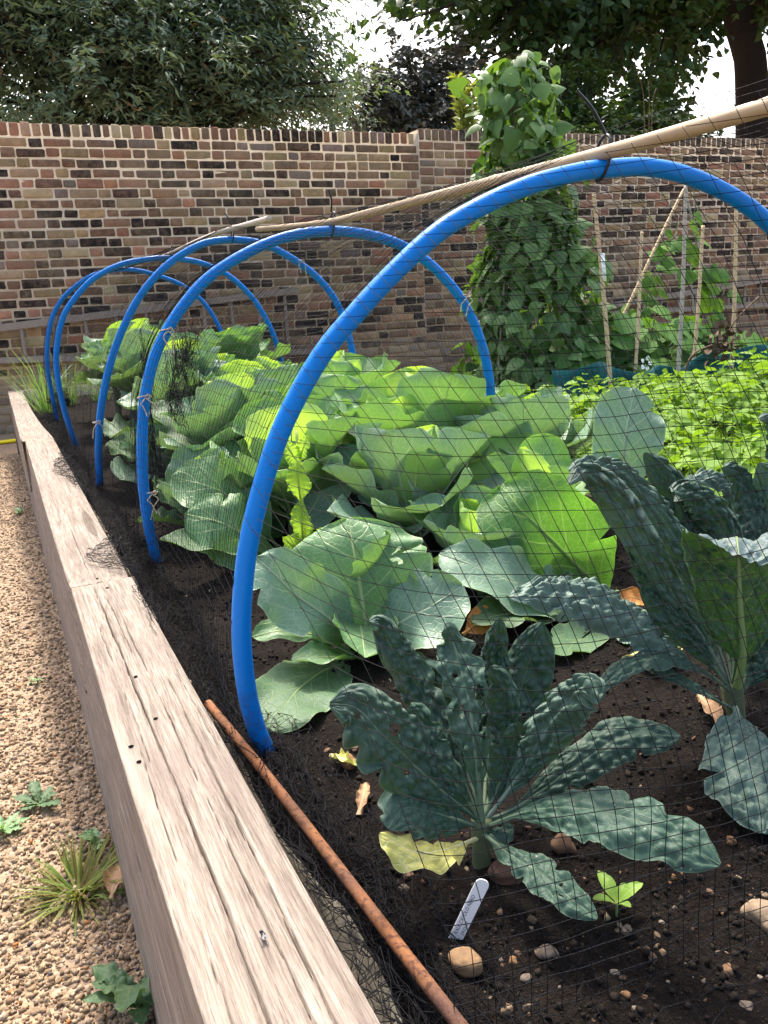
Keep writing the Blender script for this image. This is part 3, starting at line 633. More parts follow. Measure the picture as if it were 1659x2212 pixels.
# near end: the net hangs from the first hoop and the ridge cane down to the soil in front of the kale
_h = np.concatenate([rows[0][:, [0, 2]]]); _k = int(np.argmax(_h[:, 1])); CELL = .0150
def top_z(a): return np.where(a < _h[_k, 0], np.interp(a, np.maximum.accumulate(_h[:_k + 1, 0]), _h[:_k + 1, 1]), np.interp(a, np.maximum.accumulate(_h[_k:, 0]), _h[_k:, 1]))
def curtain(a, z):
    zt = top_z(a); b = np.clip((z - Z_SOIL) / np.maximum(zt - Z_SOIL, .02), 0, 1); yt = .985 - .30 * np.exp(-((a - .80) / .16) ** 2); yb = .485 - .05 * np.sin((a - .2) * 2.6) ; Y = yb + (yt - yb) * b ** (2.3 + .5 * np.sin(a * 7))
    p = np.stack([a, Y, z], -1); n1_ = snoise(np.stack([a, z], -1), 6, 171); n2_ = snoise(np.stack([a, z], -1), 30, 172, 2); n3_ = snoise(np.stack([a, z], -1), 7, 173)
    p[..., 0] += .010 * n3_ * (1 - b) + .0012 * n2_; p[..., 1] += .022 * n1_ * np.clip(b * (1 - b) * 4, 0, 1); p[..., 2] += .0012 * n2_ + .004 * n1_ * (1 - b) * b * 4; return p
for a in np.arange(.232, 1.33, CELL):
    zt = float(top_z(np.array(a))); n_ = max(4, int((zt - Z_SOIL) / .008))
    if zt - Z_SOIL > .03: net.append(tubes3(curtain(np.full(n_, a), np.linspace(Z_SOIL + .006, zt, n_))[None], .00043))
for z_ in np.arange(Z_SOIL + .010, 1.13, CELL):
    aa = np.arange(.222, 1.33, .006); ok = top_z(aa) > z_
    if ok.sum() > 6: aa = aa[ok]; net.append(tubes3(curtain(aa, np.full(len(aa), z_))[None], .00043))
def rumple(y0, y1, fx, fz, nx, cell, seed, ampl=.02):
    ny = int((y1 - y0) / cell); Yg, Ug = np.meshgrid(np.linspace(y0, y1, ny), np.linspace(0, 1, nx), indexing='ij')
    X = fx(Ug, Yg); Z = fz(Ug, Yg); P = np.stack([X, Yg, Z], -1); Q = np.stack([Ug * 1.6, Yg], -1)
    P[..., 0] += ampl * .7 * snoise(Q, 12, seed) + ampl * .5 * snoise(Q, 45, seed + 1, 2); P[..., 1] += ampl * snoise(Q, 14, seed + 2) + ampl * .5 * snoise(Q, 50, seed + 3, 2)
    P[..., 2] += np.abs(ampl * .8 * snoise(Q, 16, seed + 4)) + .3 * ampl * np.abs(snoise(Q, 50, seed + 5, 2)); return P
def skirt_x(U, Y):
    base = .27 - .075 * U; on = np.exp(-((Y - 1.80) / .12) ** 2) + .8 * np.exp(-((Y - 2.95) / .35) ** 2) + .35 * np.exp(-((Y - 1.45) / .1) ** 2)
    return base - .085 * U ** 1.5 * np.clip(on, 0, 1)
def skirt_z(U, Y): X = skirt_x(U, Y); return np.where(X < .186, Z_TOP + .004, Z_SOIL + .004 + np.clip((.24 - X) / .05, 0, 1) * .03)
for sd, nx, cell in ((81, 17, .0155), (91, 15, .0165)):
    P = rumple(.47, 5.3, skirt_x, skirt_z, nx, cell, sd); net += [tubes3(P, .00048), tubes3(P.transpose(1, 0, 2), .00048)]
P = rumple(.40, 1.15, lambda U, Y: .215 + .10 * U, lambda U, Y: Z_SOIL + .003 + 0 * U, 22, .011, 97, .016); net += [tubes3(P, .00045), tubes3(P.transpose(1, 0, 2), .00045)]
P = rumple(.40, .56, lambda U, Y: .22 + .85 * U, lambda U, Y: Z_SOIL + .004 + 0 * U, 52, .018, 99, .012); net += [tubes3(P, .0004), tubes3(P.transpose(1, 0, 2), .0004)]
def bunch(c, rad, m, n, seed):                                               # gathered handfuls of net
    U, W = np.meshgrid(np.linspace(-1, 1, m), np.linspace(-1, 1, n), indexing='ij'); Q = np.stack([U * .25, W * .25], -1)
    P = np.stack([c[k] + rad[k] * (.75 * snoise(Q, 6, seed + k) + .35 * snoise(Q, 24, seed + 5 + k, 2)) for k in range(3)], -1); P[..., 2] += rad[2] * W * .55; P[..., 0] += rad[0] * U * .4
    return [tubes3(P, .0005), tubes3(P.transpose(1, 0, 2), .0005)]
net += bunch(on_y(135, 872, 5.05) + (.0, 0, .02), (.085, .10, .06), 34, 34, 301); net += bunch(on_y(405, 775, 2.55), (.05, .14, .13), 20, 24, 311); net += bunch(on_y(330, 930, 2.2), (.03, .10, .18), 14, 24, 321)
net += bunch(on_y(455, 835, 2.3) + (-.1, 0, 0), (.04, .16, .12), 14, 22, 331)
V, F = join(net)
mk('garden_netting', V, F, M['net'], label='black garden netting stretched over the blue hoops and bunched along the soil', cat='netting')

# ------------------------------------------------------------------ rusty pipe, membrane strip, loose pebbles in the gap
A, B = on_z(450, 1520, Z_SOIL + .034), on_z(985, 2205, Z_SOIL + .030); d = unit(B - A)
P = resample([A, (A * .6 + B * .4) + (.002, 0, .001), B, B + d * .35], 80); V, F = tube(P, .0060 * (1 + .02 * snoise(P, 40, 5)[:]), 14)
mk('rusty_pipe', V, F, M['rust'], label='thin rusty steel pipe lying beside the cracked sleeper', cat='pipe')
ys = np.linspace(.25, 3.6, 520); y1 = ys[:, None]; hgt = .036 + .012 * snoise(y1, 2.2, 41) + .004 * snoise(y1, 30, 44)
xo = .1935 + .003 * snoise(y1, 5, 42); lean = .006 + .004 * snoise(y1, 4, 45) + .022 * np.exp(-((ys - .60) / .14) ** 2) ; hgt = hgt + .012 * np.exp(-((ys - .62) / .14) ** 2)
b = Z_SOIL - .03; qs = np.linspace(0, 1, 7); ring = [np.stack([xo + lean * q ** 1.6 + .0008 * snoise(np.stack([ys, ys * 0 + q], 1), 60, 46), ys, b + (hgt + .006) * q * (1 - .12 * q)], 1) for q in qs]
ring += [r_ + (.0022, 0, -.001) for r_ in ring[::-1]]; V = np.stack(ring, 1); k = V.shape[1]; V = V.reshape(-1, 3); i = np.arange(519)[:, None] * k; j = np.arange(k - 1)[None]; F = np.stack([i + j, i + j + 1, i + k + j + 1, i + k + j], -1).reshape(-1, 4)
mk('bed_membrane', V, F, M['fleece'], label='frayed grey-green membrane strip standing between sleeper and soil', cat='membrane')

PEBV = []
for t in range(6):
    r = np.random.default_rng(500 + t); Vv = ICO2[0].copy(); Vv = np.sign(Vv) * np.abs(Vv) ** .72 * (1 + .36 * snoise(Vv, 1.2, 600 + t, 2)[:, None]) * np.array([1, r.uniform(.65, .9), r.uniform(.45, .7)]); PEBV.append(Vv)
PC = np.array([(.36, .19, .10), (.42, .27, .15), (.27, .15, .09), (.50, .36, .22), (.30, .23, .17), (.56, .45, .33), (.45, .22, .09)])
def pebble(p, s, t, c, rot, label, group, name='pebble'):
    Vv = PEBV[t] * s; R = np.array(Matrix.Rotation(rot, 3, 'Z') @ Matrix.Rotation(.5 * math.sin(rot * 7), 3, 'X')); Vv = Vv @ R.T + p
    return mk(name, Vv, ICO2[1], M['pebble'], label=label, cat='pebble', group=group, col=np.tile(np.array(c), (len(Vv), 1)))
r = np.random.default_rng(77)
for k in range(95):
    y = r.choice([r.uniform(1.15, 1.75), r.uniform(.5, 1.15), r.uniform(2.2, 4.2)], p=[.5, .2, .3]); x = r.uniform(.181, .196)
    pebble((x, y, Z_SOIL - .012 + r.uniform(0, .022)), r.uniform(.005, .011), r.integers(6), PC[r.integers(7)] * r.uniform(.45, .8), r.uniform(0, 6), 'small brown pebble in the gap between sleeper and membrane', 'pebbles in the gap beside the sleeper')
special = [((1010, 2085), .0150, (.34, .20, .095), 'broken orange-tan flint on bare soil beside the plant label'), ((1095, 1893), .0150, (.13, .06, .034), 'smooth dark brown pebble beside the kale stem'), ((755, 1640), .0115, (.30, .13, .05), 'orange pebble near the foot of the first hoop'),
           ((1217, 1835), .0115, (.20, .10, .05), 'rounded brown pebble under the large flat kale leaf'), ((1650, 1975), .0180, (.36, .26, .17), 'large pale jagged stone at the soil beyond the seedling'), ((1181, 2056), .0085, (.36, .26, .17), 'squarish tan stone between label and seedling')]
for (px, py), s, c, lab in special:
    p = on_z(px, py, Z_SOIL + .006); p[2] = soil_z(p[None, :2])[0] + s * .22; pebble(p, s, r.integers(6), c, r.uniform(0, 6), lab, None)
for k in range(105):
    px, py = r.uniform(620, 1659), r.uniform(1560, 2212)
    if k % 3 == 0: px, py = r.uniform(980, 1659), r.uniform(1850, 2212)
    p = on_z(px, py, Z_SOIL); s = .0016 + .0045 * r.random() ** 2.2
    if p[0] < .27 or p[0] > 1.4: continue
    p[2] = soil_z(p[None, :2])[0] + s * .1; pebble(p, s, r.integers(6), PC[r.integers(7)] * r.uniform(.3, .75), r.uniform(0, 6), 'small pebble scattered on the dark soil', 'pebbles scattered on the dark soil')
def crumbs(n, seed):
    r = np.random.default_rng(seed); Vs, Fs, Cs, off = [], [], [], 0
    for t in range(4):
        TV, TF = rock_template(seed * 7 + t); m = n // 4; y = .3 + 2.2 * r.random(m) ** 1.6; x = .235 + 1.0 * r.random(m); s = .0010 + .0045 * r.random(m) ** 3.2
        pos = np.stack([x, y, soil_z(np.stack([x, y], 1)) + s * .3], 1); V, F = scatter(TV, TF, pos, rand_rot(m, r), s)
        c = np.array([[.013, .0098, .0076]]) * r.uniform(.5, 1.9, (m, 1)); c = np.where(r.random((m, 1)) < .014, PC[r.integers(0, 7, m)] * .5, c)
        Vs.append(V); Fs.append(F + off); Cs.append(np.repeat(c, len(TV), 0)); off += len(V)
    return np.concatenate(Vs), np.concatenate(Fs), np.concatenate(Cs)
V, F, C = crumbs(17000, 65); mk('soil_crumbs', V, F, M['crumb'], smooth=False, col=C, kind='stuff', label='crumbs of dark soil and grit on the bed', cat='soil')

# ------------------------------------------------------------------ broad leaves
PROF_CAB = [(0, .03), (.10, .05), (.17, .30), (.30, .72), (.48, .97), (.65, 1.0), (.80, .90), (.91, .66), (.97, .38), (1, .06)]
PROF_KALE = [(0, .07), (.16, .12), (.26, .42), (.42, .80), (.60, 1.0), (.76, .96), (.89, .72), (.96, .42), (1, .07)]
PROF_OVAL = [(0, .05), (.10, .15), (.3, .75), (.5, 1), (.7, .9), (.88, .55), (1, .05)]
def blister(u, v, L, W, cell, seed):
    r = np.random.default_rng(seed); n = max(12, int(2 * L * W / cell ** 2 * .9)); n = min(n, 300)
    pts = np.stack([r.uniform(0, L, n), r.uniform(-W, W, n)], 1); Q = np.stack([u * L, v * W], -1).reshape(-1, 2)
    Q = Q.astype(np.float32); pts = pts.astype(np.float32); d = (Q[:, :1] - pts[None, :, 0]) ** 2 + (Q[:, 1:] - pts[None, :, 1]) ** 2; d.partition(1, axis=1); f1, f2 = np.sqrt(d[:, 0]), np.sqrt(d[:, 1])
    h = np.clip(1 - (f1 / (.78 * cell)) ** 2, -.2, 1) * .75 + .45 * np.clip((f2 - f1) / cell, 0, .6); return h.reshape(u.shape)
def leaf_geo(mid, half, face, prof=PROF_CAB, cup=.5, ruf=.12, rfreq=4., blist=0., cell=.012, nu=34, nv=20, seed=0, rib=.004, jag=.05, holes=(), twist=0., notch=0):
    r = np.random.default_rng(seed); P = resample(mid, nu + 1); u = np.linspace(0, 1, nu + 1); L = np.linalg.norm(np.diff(P, axis=0), axis=1).sum()
    T = unit(np.gradient(P, axis=0)); face = np.asarray(face, float)
    if face.ndim == 2:
        cl = np.concatenate([[0], np.cumsum(np.linalg.norm(np.diff(np.asarray(mid, float), axis=0), axis=1))]); face = np.stack([np.interp(u, cl / cl[-1], face[:, q]) for q in range(3)], 1)
    face = np.broadcast_to(face, (nu + 1, 3))
    S = unit(np.cross(T, face)); N = np.cross(S, T)
    if twist: a = twist * u[:, None]; S, N = S * np.cos(a) + N * np.sin(a), N * np.cos(a) - S * np.sin(a)
    v = np.linspace(-1, 1, nv + 1); U, Vv = np.meshgrid(u, v, indexing='ij')
    w = half * np.interp(U, *zip(*prof)); sd = np.where(Vv < 0, 0., 3.)
    ed = snoise(np.stack([U * 3 + sd * 5, sd], -1), 2.0, seed + 1, 3) * jag * 1.8 + snoise(np.stack([U * 22 + sd, sd], -1), 1., seed + 2, 2) * jag * .55
    w = w * (1 + ed * np.abs(Vv))
    for k in range(notch):
        u0, sg = r.uniform(.35, .95), r.choice([-1, 1]); w = w * (1 - .38 * np.exp(-((U - u0) / .022) ** 2) * (Vv * sg > 0) * np.abs(Vv))
    k = max(abs(cup), 1e-3); cs = np.sign(cup); ang = k * Vv
    x = w * np.sin(ang) / k; h = cs * w * (1 - np.cos(ang)) / k
    h = h + ruf * w * np.abs(Vv) ** 2.2 * (np.sin(6.283 * rfreq * U + r.uniform(0, 6) + sd) * .7 + snoise(np.stack([U * 4, Vv], -1), 1.6, seed + 4, 2) * .6)
    h = h + .04 * half * snoise(np.stack([U * 3, Vv * 1.6], -1), 1.2, seed + 7, 2)
    if blist: h = h + blist * blister(U, Vv, L, half, cell, seed + 9) * np.clip(w / half * 1.6 - .25, 0, 1) * (.35 + .65 * np.clip(np.abs(Vv) * 5, 0, 1))
    X = P[:, None] + S[:, None] * x[..., None] + N[:, None] * h[..., None]
    i = np.arange(nu)[:, None] * (nv + 1) + np.arange(nv)[None]; F = np.stack([i, i + 1, i + nv + 2, i + nv + 1], -1)
    keep = np.ones((nu, nv), bool); uc, vc = (U[:-1, :-1] + U[1:, 1:]) / 2, (Vv[:-1, :-1] + Vv[1:, 1:]) / 2
    for (hu, hv, hr) in holes: keep &= ((uc - hu) * L) ** 2 + ((vc - hv) * half) ** 2 > (hr * (1 + .25 * np.sin(9 * uc + 7 * vc))) ** 2
    F = F[keep]
    V1 = X.reshape(-1, 3); uv1 = np.stack([U, Vv], -1).reshape(-1, 2)
    kk = 5; rr = rib * (1.0 - .86 * u); V2, F2 = tube(P - N * (rr * .55)[:, None], rr, kk, False); uv2 = np.stack([u.repeat(kk), np.zeros(len(V2))], 1)
    return np.concatenate([V1, V2]), np.concatenate([F.reshape(-1, 4), F2 + len(V1)]), np.concatenate([uv1, uv2])
def leaf(parent, mat, mid, half, face, name='leaf', label=None, **k):
    V, F, uv = leaf_geo(mid, half, face, **k); V[:, 2] = np.maximum(V[:, 2], Z_SOIL + .004) if parent.get('bed') else V[:, 2]
    return mk(name, V, F, mat, parent, uv=uv, label=label)
UP = np.array([0, 0, 1.]); TOCAM = -CAM_F
def px(*pts): return [at(*p) for p in pts]

def rosette(root, c, h, R, n_out, n_in, seed, mats, heart=True, az0=None, skip=None, scale=1.0):
    r = np.random.default_rng(seed); cr = np.array([c[0], c[1], h])
    n_out, n_in = (n_out + 1, n_in + 3) if n_out > 3 else (n_out, n_in); tot = n_out + n_in; a0 = r.uniform(0, 6.28)
    for i in range(tot):
        f = i / (tot - 1); az = a0 + i * 2.39996 + r.normal() * .18
        if skip and skip(az): continue
        Ln = R * (1.12 - .45 * f ** 1.6) * r.uniform(.9, 1.1) * (1 - .34 * max(0., -math.cos(az)) * (c[0] < .7)); el = math.radians(16 + 66 * f ** .85 + r.normal() * 7); hd = np.array([math.cos(az), math.sin(az), 0])
        bend = (.55 - .85 * f) * r.uniform(.7, 1.2); z0 = -.03 + .05 * f
        pts = []; p = cr + UP * z0 + hd * .012
        for q in range(6):
            pts.append(p.copy()); e = el - bend * (q / 5 - .25) * 1.3; p = p + (hd * math.cos(e) + UP * math.sin(e)) * Ln / 5
        fc = UP * math.cos(el) - hd * math.sin(el)
        hf = Ln * (.43 + .05 * r.normal() * .5); mt = mats[0] if f < .3 else (mats[1] if f < .72 else mats[2])
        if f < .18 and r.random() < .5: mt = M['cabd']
        leaf(root, mt, pts, hf, fc, cup=.55 + .8 * f + r.uniform(-.2, .25), ruf=.19 * (1 - .5 * f), rfreq=r.uniform(2.5, 5), nu=23, nv=16, seed=int(r.integers(1e6)), rib=.0042 * scale, jag=.055, twist=r.normal() * .25, notch=int(r.integers(0, 3)))

def cabbage(x, y, R, n_out, n_in, seed, label, mats, group='cabbages growing inside the netting', h=None, stemh=.10, skip=None):
    z = float(soil_z(np.array([[x, y]]))[0]); t = thing('cabbage', (x, y, z), label, 'cabbage', group); t['bed'] = True
    P = resample([(x, y, z - .01), (x + .004, y, z + stemh * .5), (x, y, z + stemh + .02)], 10); V, F = tube(P, np.linspace(.015, .018, 10), 8); mk('stem', V, F, M['kstem'], t)
    rosette(t, (x, y), z + stemh, R, n_out, n_in, seed, mats, skip=skip); return t
gm, bm = [M['cab'], M['cab'], M['cabh']], [M['cabb'], M['cabb'], M['cabh']]
hero = cabbage(.50, 1.27, .17, 0, 5, 401, 'large flat-leaved cabbage with a fan-shaped round leaf, nearest the rusty pipe', [M['cab'], M['cab'], M['cab']], stemh=.06)
D1 = 1.43
def hl_(root, mat, pts, half, face, **k): return leaf(root, mat, px(*pts), half, face, nu=44, nv=30, **k)
hl_(hero, M['cab'], [(790, 1405, 1.43), (789, 1345, 1.40), (776, 1250, 1.385), (762, 1180, 1.39), (754, 1118, 1.42)], .125, TOCAM + UP * .25, cup=-.35, ruf=.07, seed=1, rib=.005, jag=.05, holes=((.62, .55, .006), (.68, .63, .005), (.5, .42, .006)), notch=2)
hl_(hero, M['cabb'], [(770, 1405, 1.43), (715, 1340, 1.37), (640, 1285, 1.33), (585, 1232, 1.32), (553, 1205, 1.33)], .062, TOCAM + UP * .9 - CAM_R * .3, cup=.5, ruf=.15, seed=2, rib=.0045, notch=2)
hl_(hero, M['cabb'], [(800, 1405, 1.42), (860, 1348, 1.38), (930, 1310, 1.36), (1000, 1265, 1.37)], .072, TOCAM + UP * .8, cup=.4, ruf=.16, seed=3, rib=.0045, notch=3)
hl_(hero, M['cab'], [(770, 1410, 1.42), (680, 1372, 1.35), (610, 1362, 1.31), (545, 1375, 1.30)], .035, UP + TOCAM * .5, cup=.6, ruf=.22, seed=4)
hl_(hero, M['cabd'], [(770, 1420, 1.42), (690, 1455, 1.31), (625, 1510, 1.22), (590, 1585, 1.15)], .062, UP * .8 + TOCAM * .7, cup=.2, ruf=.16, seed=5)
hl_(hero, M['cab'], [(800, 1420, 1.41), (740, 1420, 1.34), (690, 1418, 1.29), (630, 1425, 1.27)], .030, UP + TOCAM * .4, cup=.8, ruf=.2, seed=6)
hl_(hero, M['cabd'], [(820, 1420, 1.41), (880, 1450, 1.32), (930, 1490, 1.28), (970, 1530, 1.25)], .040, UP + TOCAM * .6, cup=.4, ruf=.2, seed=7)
big = cabbage(.98, 1.42, .20, 3, 5, 402, 'cabbage with one very broad backlit leaf behind the tall kale', gm, stemh=.10, skip=lambda a: abs((a + 2.2 + math.pi) % (2 * math.pi) - math.pi) < .5)
hl_(big, M['cabt'], [(1335, 1300, 1.62), (1255, 1230, 1.56), (1180, 1155, 1.52), (1120, 1095, 1.52), (1085, 1045, 1.56)], .104, TOCAM + UP * .15 - CAM_R * .2, cup=.5, ruf=.10, seed=11, rib=.005, notch=2)
hl_(big, M['cabb'], [(1290, 1335, 1.60), (1190, 1290, 1.50), (1090, 1250, 1.45), (1005, 1215, 1.44), (950, 1195, 1.46)], .066, UP * .9 + TOCAM * .8, cup=.3, ruf=.2, seed=12, notch=3)
hl_(big, M['cabb'], [(1345, 1100, 1.75), (1346, 1010, 1.74), (1352, 930, 1.74), (1372, 838, 1.77)], .078, TOCAM + UP * .2 + CAM_R * .2, cup=.3, ruf=.1, seed=13, rib=.005, notch=1)
hl_(big, M['cabb'], [(1340, 1090, 1.75), (1310, 1020, 1.70), (1285, 975, 1.69)], .045, TOCAM + UP * .6, cup=.5, ruf=.15, seed=14)
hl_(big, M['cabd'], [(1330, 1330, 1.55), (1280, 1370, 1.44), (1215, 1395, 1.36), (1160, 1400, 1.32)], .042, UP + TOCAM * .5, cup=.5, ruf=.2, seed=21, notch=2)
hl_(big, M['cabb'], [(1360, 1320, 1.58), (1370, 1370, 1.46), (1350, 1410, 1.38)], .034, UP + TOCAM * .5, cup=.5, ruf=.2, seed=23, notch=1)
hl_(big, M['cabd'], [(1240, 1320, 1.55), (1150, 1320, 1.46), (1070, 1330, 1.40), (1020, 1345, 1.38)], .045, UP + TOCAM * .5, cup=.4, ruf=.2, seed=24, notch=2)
c3 = cabbage(.60, 1.92, .30, 5, 8, 403, 'green cabbage beside a yellow-green sowthistle, behind the fan-leaved cabbage', gm)
hl_(c3, M['cab'], [(600, 1190, 1.98), (545, 1165, 1.86), (480, 1130, 1.80), (400, 1110, 1.80)], .085, TOCAM + UP * .5, cup=-.3, ruf=.16, seed=15, rib=.005, notch=3)
hl_(c3, M['cab'], [(600, 1180, 2.0), (520, 1090, 1.93), (450, 1050, 1.9), (370, 1030, 1.92)], .075, TOCAM + UP * .5, cup=.3, ruf=.12, seed=16, notch=1)
hl_(c3, M['cabb'], [(640, 1160, 2.05), (690, 1070, 1.98), (725, 1000, 1.99), (735, 960, 2.02)], .075, TOCAM - CAM_R * .3, cup=.4, ruf=.1, seed=17)
hl_(c3, M['cabd'], [(600, 1200, 1.98), (520, 1195, 1.85), (440, 1180, 1.78), (345, 1165, 1.74)], .05, UP + TOCAM * .2, cup=.5, ruf=.2, seed=18)
c4 = cabbage(1.0, 1.98, .33, 6, 9, 404, 'broad pale green cabbage with an open yellow-green heart under the first hoop', gm)
hl_(c4, M['cabb'], [(960, 1170, 2.05), (900, 1110, 1.95), (835, 1085, 1.9), (765, 1048, 1.9)], .055, UP + TOCAM * .6, cup=.45, ruf=.14, seed=19, notch=1)
hl_(c4, M['cabh'], [(1020, 1130, 2.1), (985, 1060, 2.0), (930, 1000, 1.97), (880, 955, 1.98)], .105, TOCAM + UP * .5 - CAM_R * .4, cup=.5, ruf=.1, seed=20)
hl_(c4, M['cabh'], [(1090, 1130, 2.05), (1100, 1050, 1.98), (1110, 990, 1.98), (1125, 930, 2.02)], .105, TOCAM + UP * .4, cup=.5, ruf=.1, seed=22)
cabbage(.58, 2.50, .33, 6, 9, 405, 'blue-green cabbage in the left row, third from the rusty pipe', bm)
cabbage(1.0, 2.60, .32, 6, 9, 406, 'tall bright cabbage in the right row between second and middle hoops', gm, stemh=.13)
cabbage(.58, 3.12, .34, 6, 9, 407, 'silvery cabbage just past the middle hoop, left row', bm, stemh=.15)
cabbage(1.0, 3.22, .32, 5, 9, 408, 'green cabbage just past the middle hoop, right row', bm)
cabbage(.58, 3.72, .36, 6, 10, 409, 'blue-green cabbage under the fourth hoop, left row', bm, stemh=.22)
cabbage(1.02, 3.85, .25, 4, 12, 410, 'upright cabbage with yellow heart standing tallest by the ladder', [M['cab'], M['cab'], M['cabh']], stemh=.26)
cabbage(.58, 4.35, .36, 6, 9, 411, 'pale cabbage between the fourth and far hoops, left row', bm, stemh=.24)
cabbage(1.0, 4.55, .26, 5, 9, 412, 'dark cabbage between the fourth and far hoops, right row', bm, stemh=.16)
cabbage(.58, 4.9, .30, 6, 9, 413, 'small green cabbage under the far hoop', gm, stemh=.18)
cabbage(.80, 1.36, .19, 5, 5, 420, 'low cabbage with few leaves between orange fallen leaf and backlit leaf', bm, stemh=.04)
cabbage(.80, 1.66, .27, 5, 8, 421, 'cabbage squeezed between the fan-leaved one and the broad backlit leaf', bm, stemh=.07)
cabbage(1.18, 1.80, .27, 5, 8, 422, 'cabbage behind the upright pale leaf, next to the potatoes', bm, stemh=.09)
cabbage(.80, 2.28, .30, 5, 8, 423, 'cabbage in the bed middle just past the second hoop', gm, stemh=.11)
cabbage(.80, 2.90, .30, 5, 8, 424, 'cabbage in the bed middle just before the middle hoop', bm, stemh=.12)
cabbage(.80, 3.50, .30, 5, 8, 425, 'cabbage in the bed middle between middle and fourth hoops', gm, stemh=.14)
cabbage(.80, 4.15, .30, 5, 8, 426, 'cabbage in the bed middle just past the fourth hoop', bm, stemh=.17)
cabbage(.42, 2.12, .20, 5, 6, 427, 'small blue-green cabbage low beside the second hoop foot', bm, stemh=.05)
cabbage(.44, 2.80, .23, 5, 7, 428, 'small cabbage low beside the middle hoop foot', bm, stemh=.06)
# sowthistle shooting up between the cabbages
p0 = on_z(660, 1230, Z_SOIL); st = thing('sowthistle', p0, 'yellow-green sowthistle with toothed leaves between two cabbages', 'weed'); st['bed'] = True
stem = px((655, 1215, 1.80), (652, 1100, 1.77), (645, 1000, 1.77), (640, 930, 1.78)); P = resample(stem, 20); V, F = tube(P, np.linspace(.006, .003, 20), 7); mk('stem', V, F, M['thistle'], st, uv=np.zeros((len(V), 2)))
for k, (a, b_, hf) in enumerate([((655, 1180, 1.78), (650, 1080, 1.72), .024), ((650, 1090, 1.77), (640, 985, 1.72), .022), ((648, 1010, 1.77), (615, 950, 1.74), .018), ((645, 1000, 1.77), (665, 940, 1.74), .016), ((655, 1190, 1.78), (700, 1140, 1.72), .018), ((652, 1190, 1.78), (610, 1160, 1.70), .02)]):
    A, B = at(*a), at(*b_); leaf(st, M['thistle'], [A, (A + B) / 2 + TOCAM * .01, B], hf, TOCAM + UP * .3, prof=PROF_OVAL, cup=.5, ruf=.35, rfreq=9, jag=.22, nu=40, nv=10, seed=700 + k, rib=.0025)

# ------------------------------------------------------------------ kale
def kale_plant(base, crown, label, r0=.011):
    t = thing('kale_plant', base, label, 'kale', 'kale plants in the bed'); t['bed'] = True
    P = resample([np.array(base) - (0, 0, .01), (np.array(base) + crown) / 2, crown], 12); V, F = tube(P, np.linspace(r0, r0 * 1.15, 12), 8); mk('stem', V, F, M['kstem'], t); return t
def kl(root, pts, half, face, mat='kale', bl=.0035, cell=.011, **k):
    d = dict(prof=PROF_KALE, cup=-.7, ruf=.14, rfreq=5, blist=bl * 2.5, cell=cell, nu=92, nv=42, jag=.07, rib=.0027); d.update(k); d['cell'] *= .78
    return leaf(root, M[mat], px(*pts), half, face, **d)
k1b = on_z(1040, 1870, Z_SOIL); k1c = at(1040, 1770, .862)
K1 = kale_plant(k1b, k1c, 'slug-eaten dark kale plant growing beside the white label', .0095)
C_ = TOCAM; R_ = CAM_R
kl(K1, [(1040, 1775, .862), (950, 1703, .83), (836, 1597, .80), (770, 1530, .80), (712, 1520, .80)], .038, C_ + UP * .7, cup=-.5, bl=.0026, cell=.012, ruf=.08, seed=31, holes=((.52, -.28, .0035), (.70, .35, .006), (.86, -.2, .004)), notch=3)
kl(K1, [(1035, 1770, .865), (965, 1610, .88), (905, 1485, .90), (849, 1405, .90), (822, 1350, .90), (800, 1345, .885)], .023, C_ + UP * .4 - R_ * .4, cup=-.9, seed=32, notch=2)
kl(K1, [(1040, 1775, .855), (1026, 1625, .84), (1014, 1525, .845), (995, 1445, .86), (975, 1378, .875), (955, 1365, .86)], .026, C_ + UP * .1, cup=-.4, ruf=.3, bl=.0020, seed=33, jag=.16, holes=((.45, .5, .006), (.55, -.45, .007), (.38, -.6, .005), (.62, .6, .007), (.5, .75, .006), (.72, -.3, .004), (.3, .55, .004)), notch=6, rib=.0048)
kl(K1, [(1045, 1765, .87), (1055, 1600, .93), (1063, 1500, .955), (1072, 1400, .955), (1080, 1335, .94)], .021, C_ + UP * .2, cup=-1.0, bl=.0042, cell=.0085, seed=34)
kl(K1, [(1050, 1765, .87), (1085, 1640, .93), (1115, 1530, .965), (1140, 1440, .97), (1170, 1345, .96)], .034, C_ + UP * .4 - R_ * .2, cup=-.7, bl=.003, cell=.012, seed=35, holes=((.55, .4, .003), (.62, -.35, .005), (.44, .25, .0045)), notch=1)
kl(K1, [(1050, 1770, .865), (1110, 1690, .86), (1165, 1600, .84), (1215, 1530, .82), (1275, 1480, .80), (1290, 1520, .785)], .031, C_ * .6 + UP + R_ * .2, cup=-1.1, bl=.0046, cell=.0125, mat='kalem', seed=36, notch=1)
kl(K1, [(1050, 1775, .865), (1130, 1735, .88), (1250, 1650, .89), (1350, 1590, .90), (1470, 1590, .91)], .027, C_ * .7 + UP * .8, cup=-.5, bl=.002, seed=37, ruf=.08, notch=2)
kl(K1, [(1048, 1785, .858), (1130, 1755, .83), (1225, 1745, .79), (1330, 1762, .755), (1440, 1798, .725), (1555, 1868, .70)], .034, UP + C_ * .55, cup=-.45, bl=.0020, cell=.013, ruf=.08, seed=38, notch=2)
kl(K1, [(1045, 1800, .855), (1100, 1845, .80), (1165, 1885, .765), (1225, 1935, .735), (1290, 1985, .715)], .019, UP + C_ * .5, cup=-.2, bl=.0014, ruf=.1, seed=39, holes=((.8, .3, .002), (.75, -.2, .002)), notch=3)
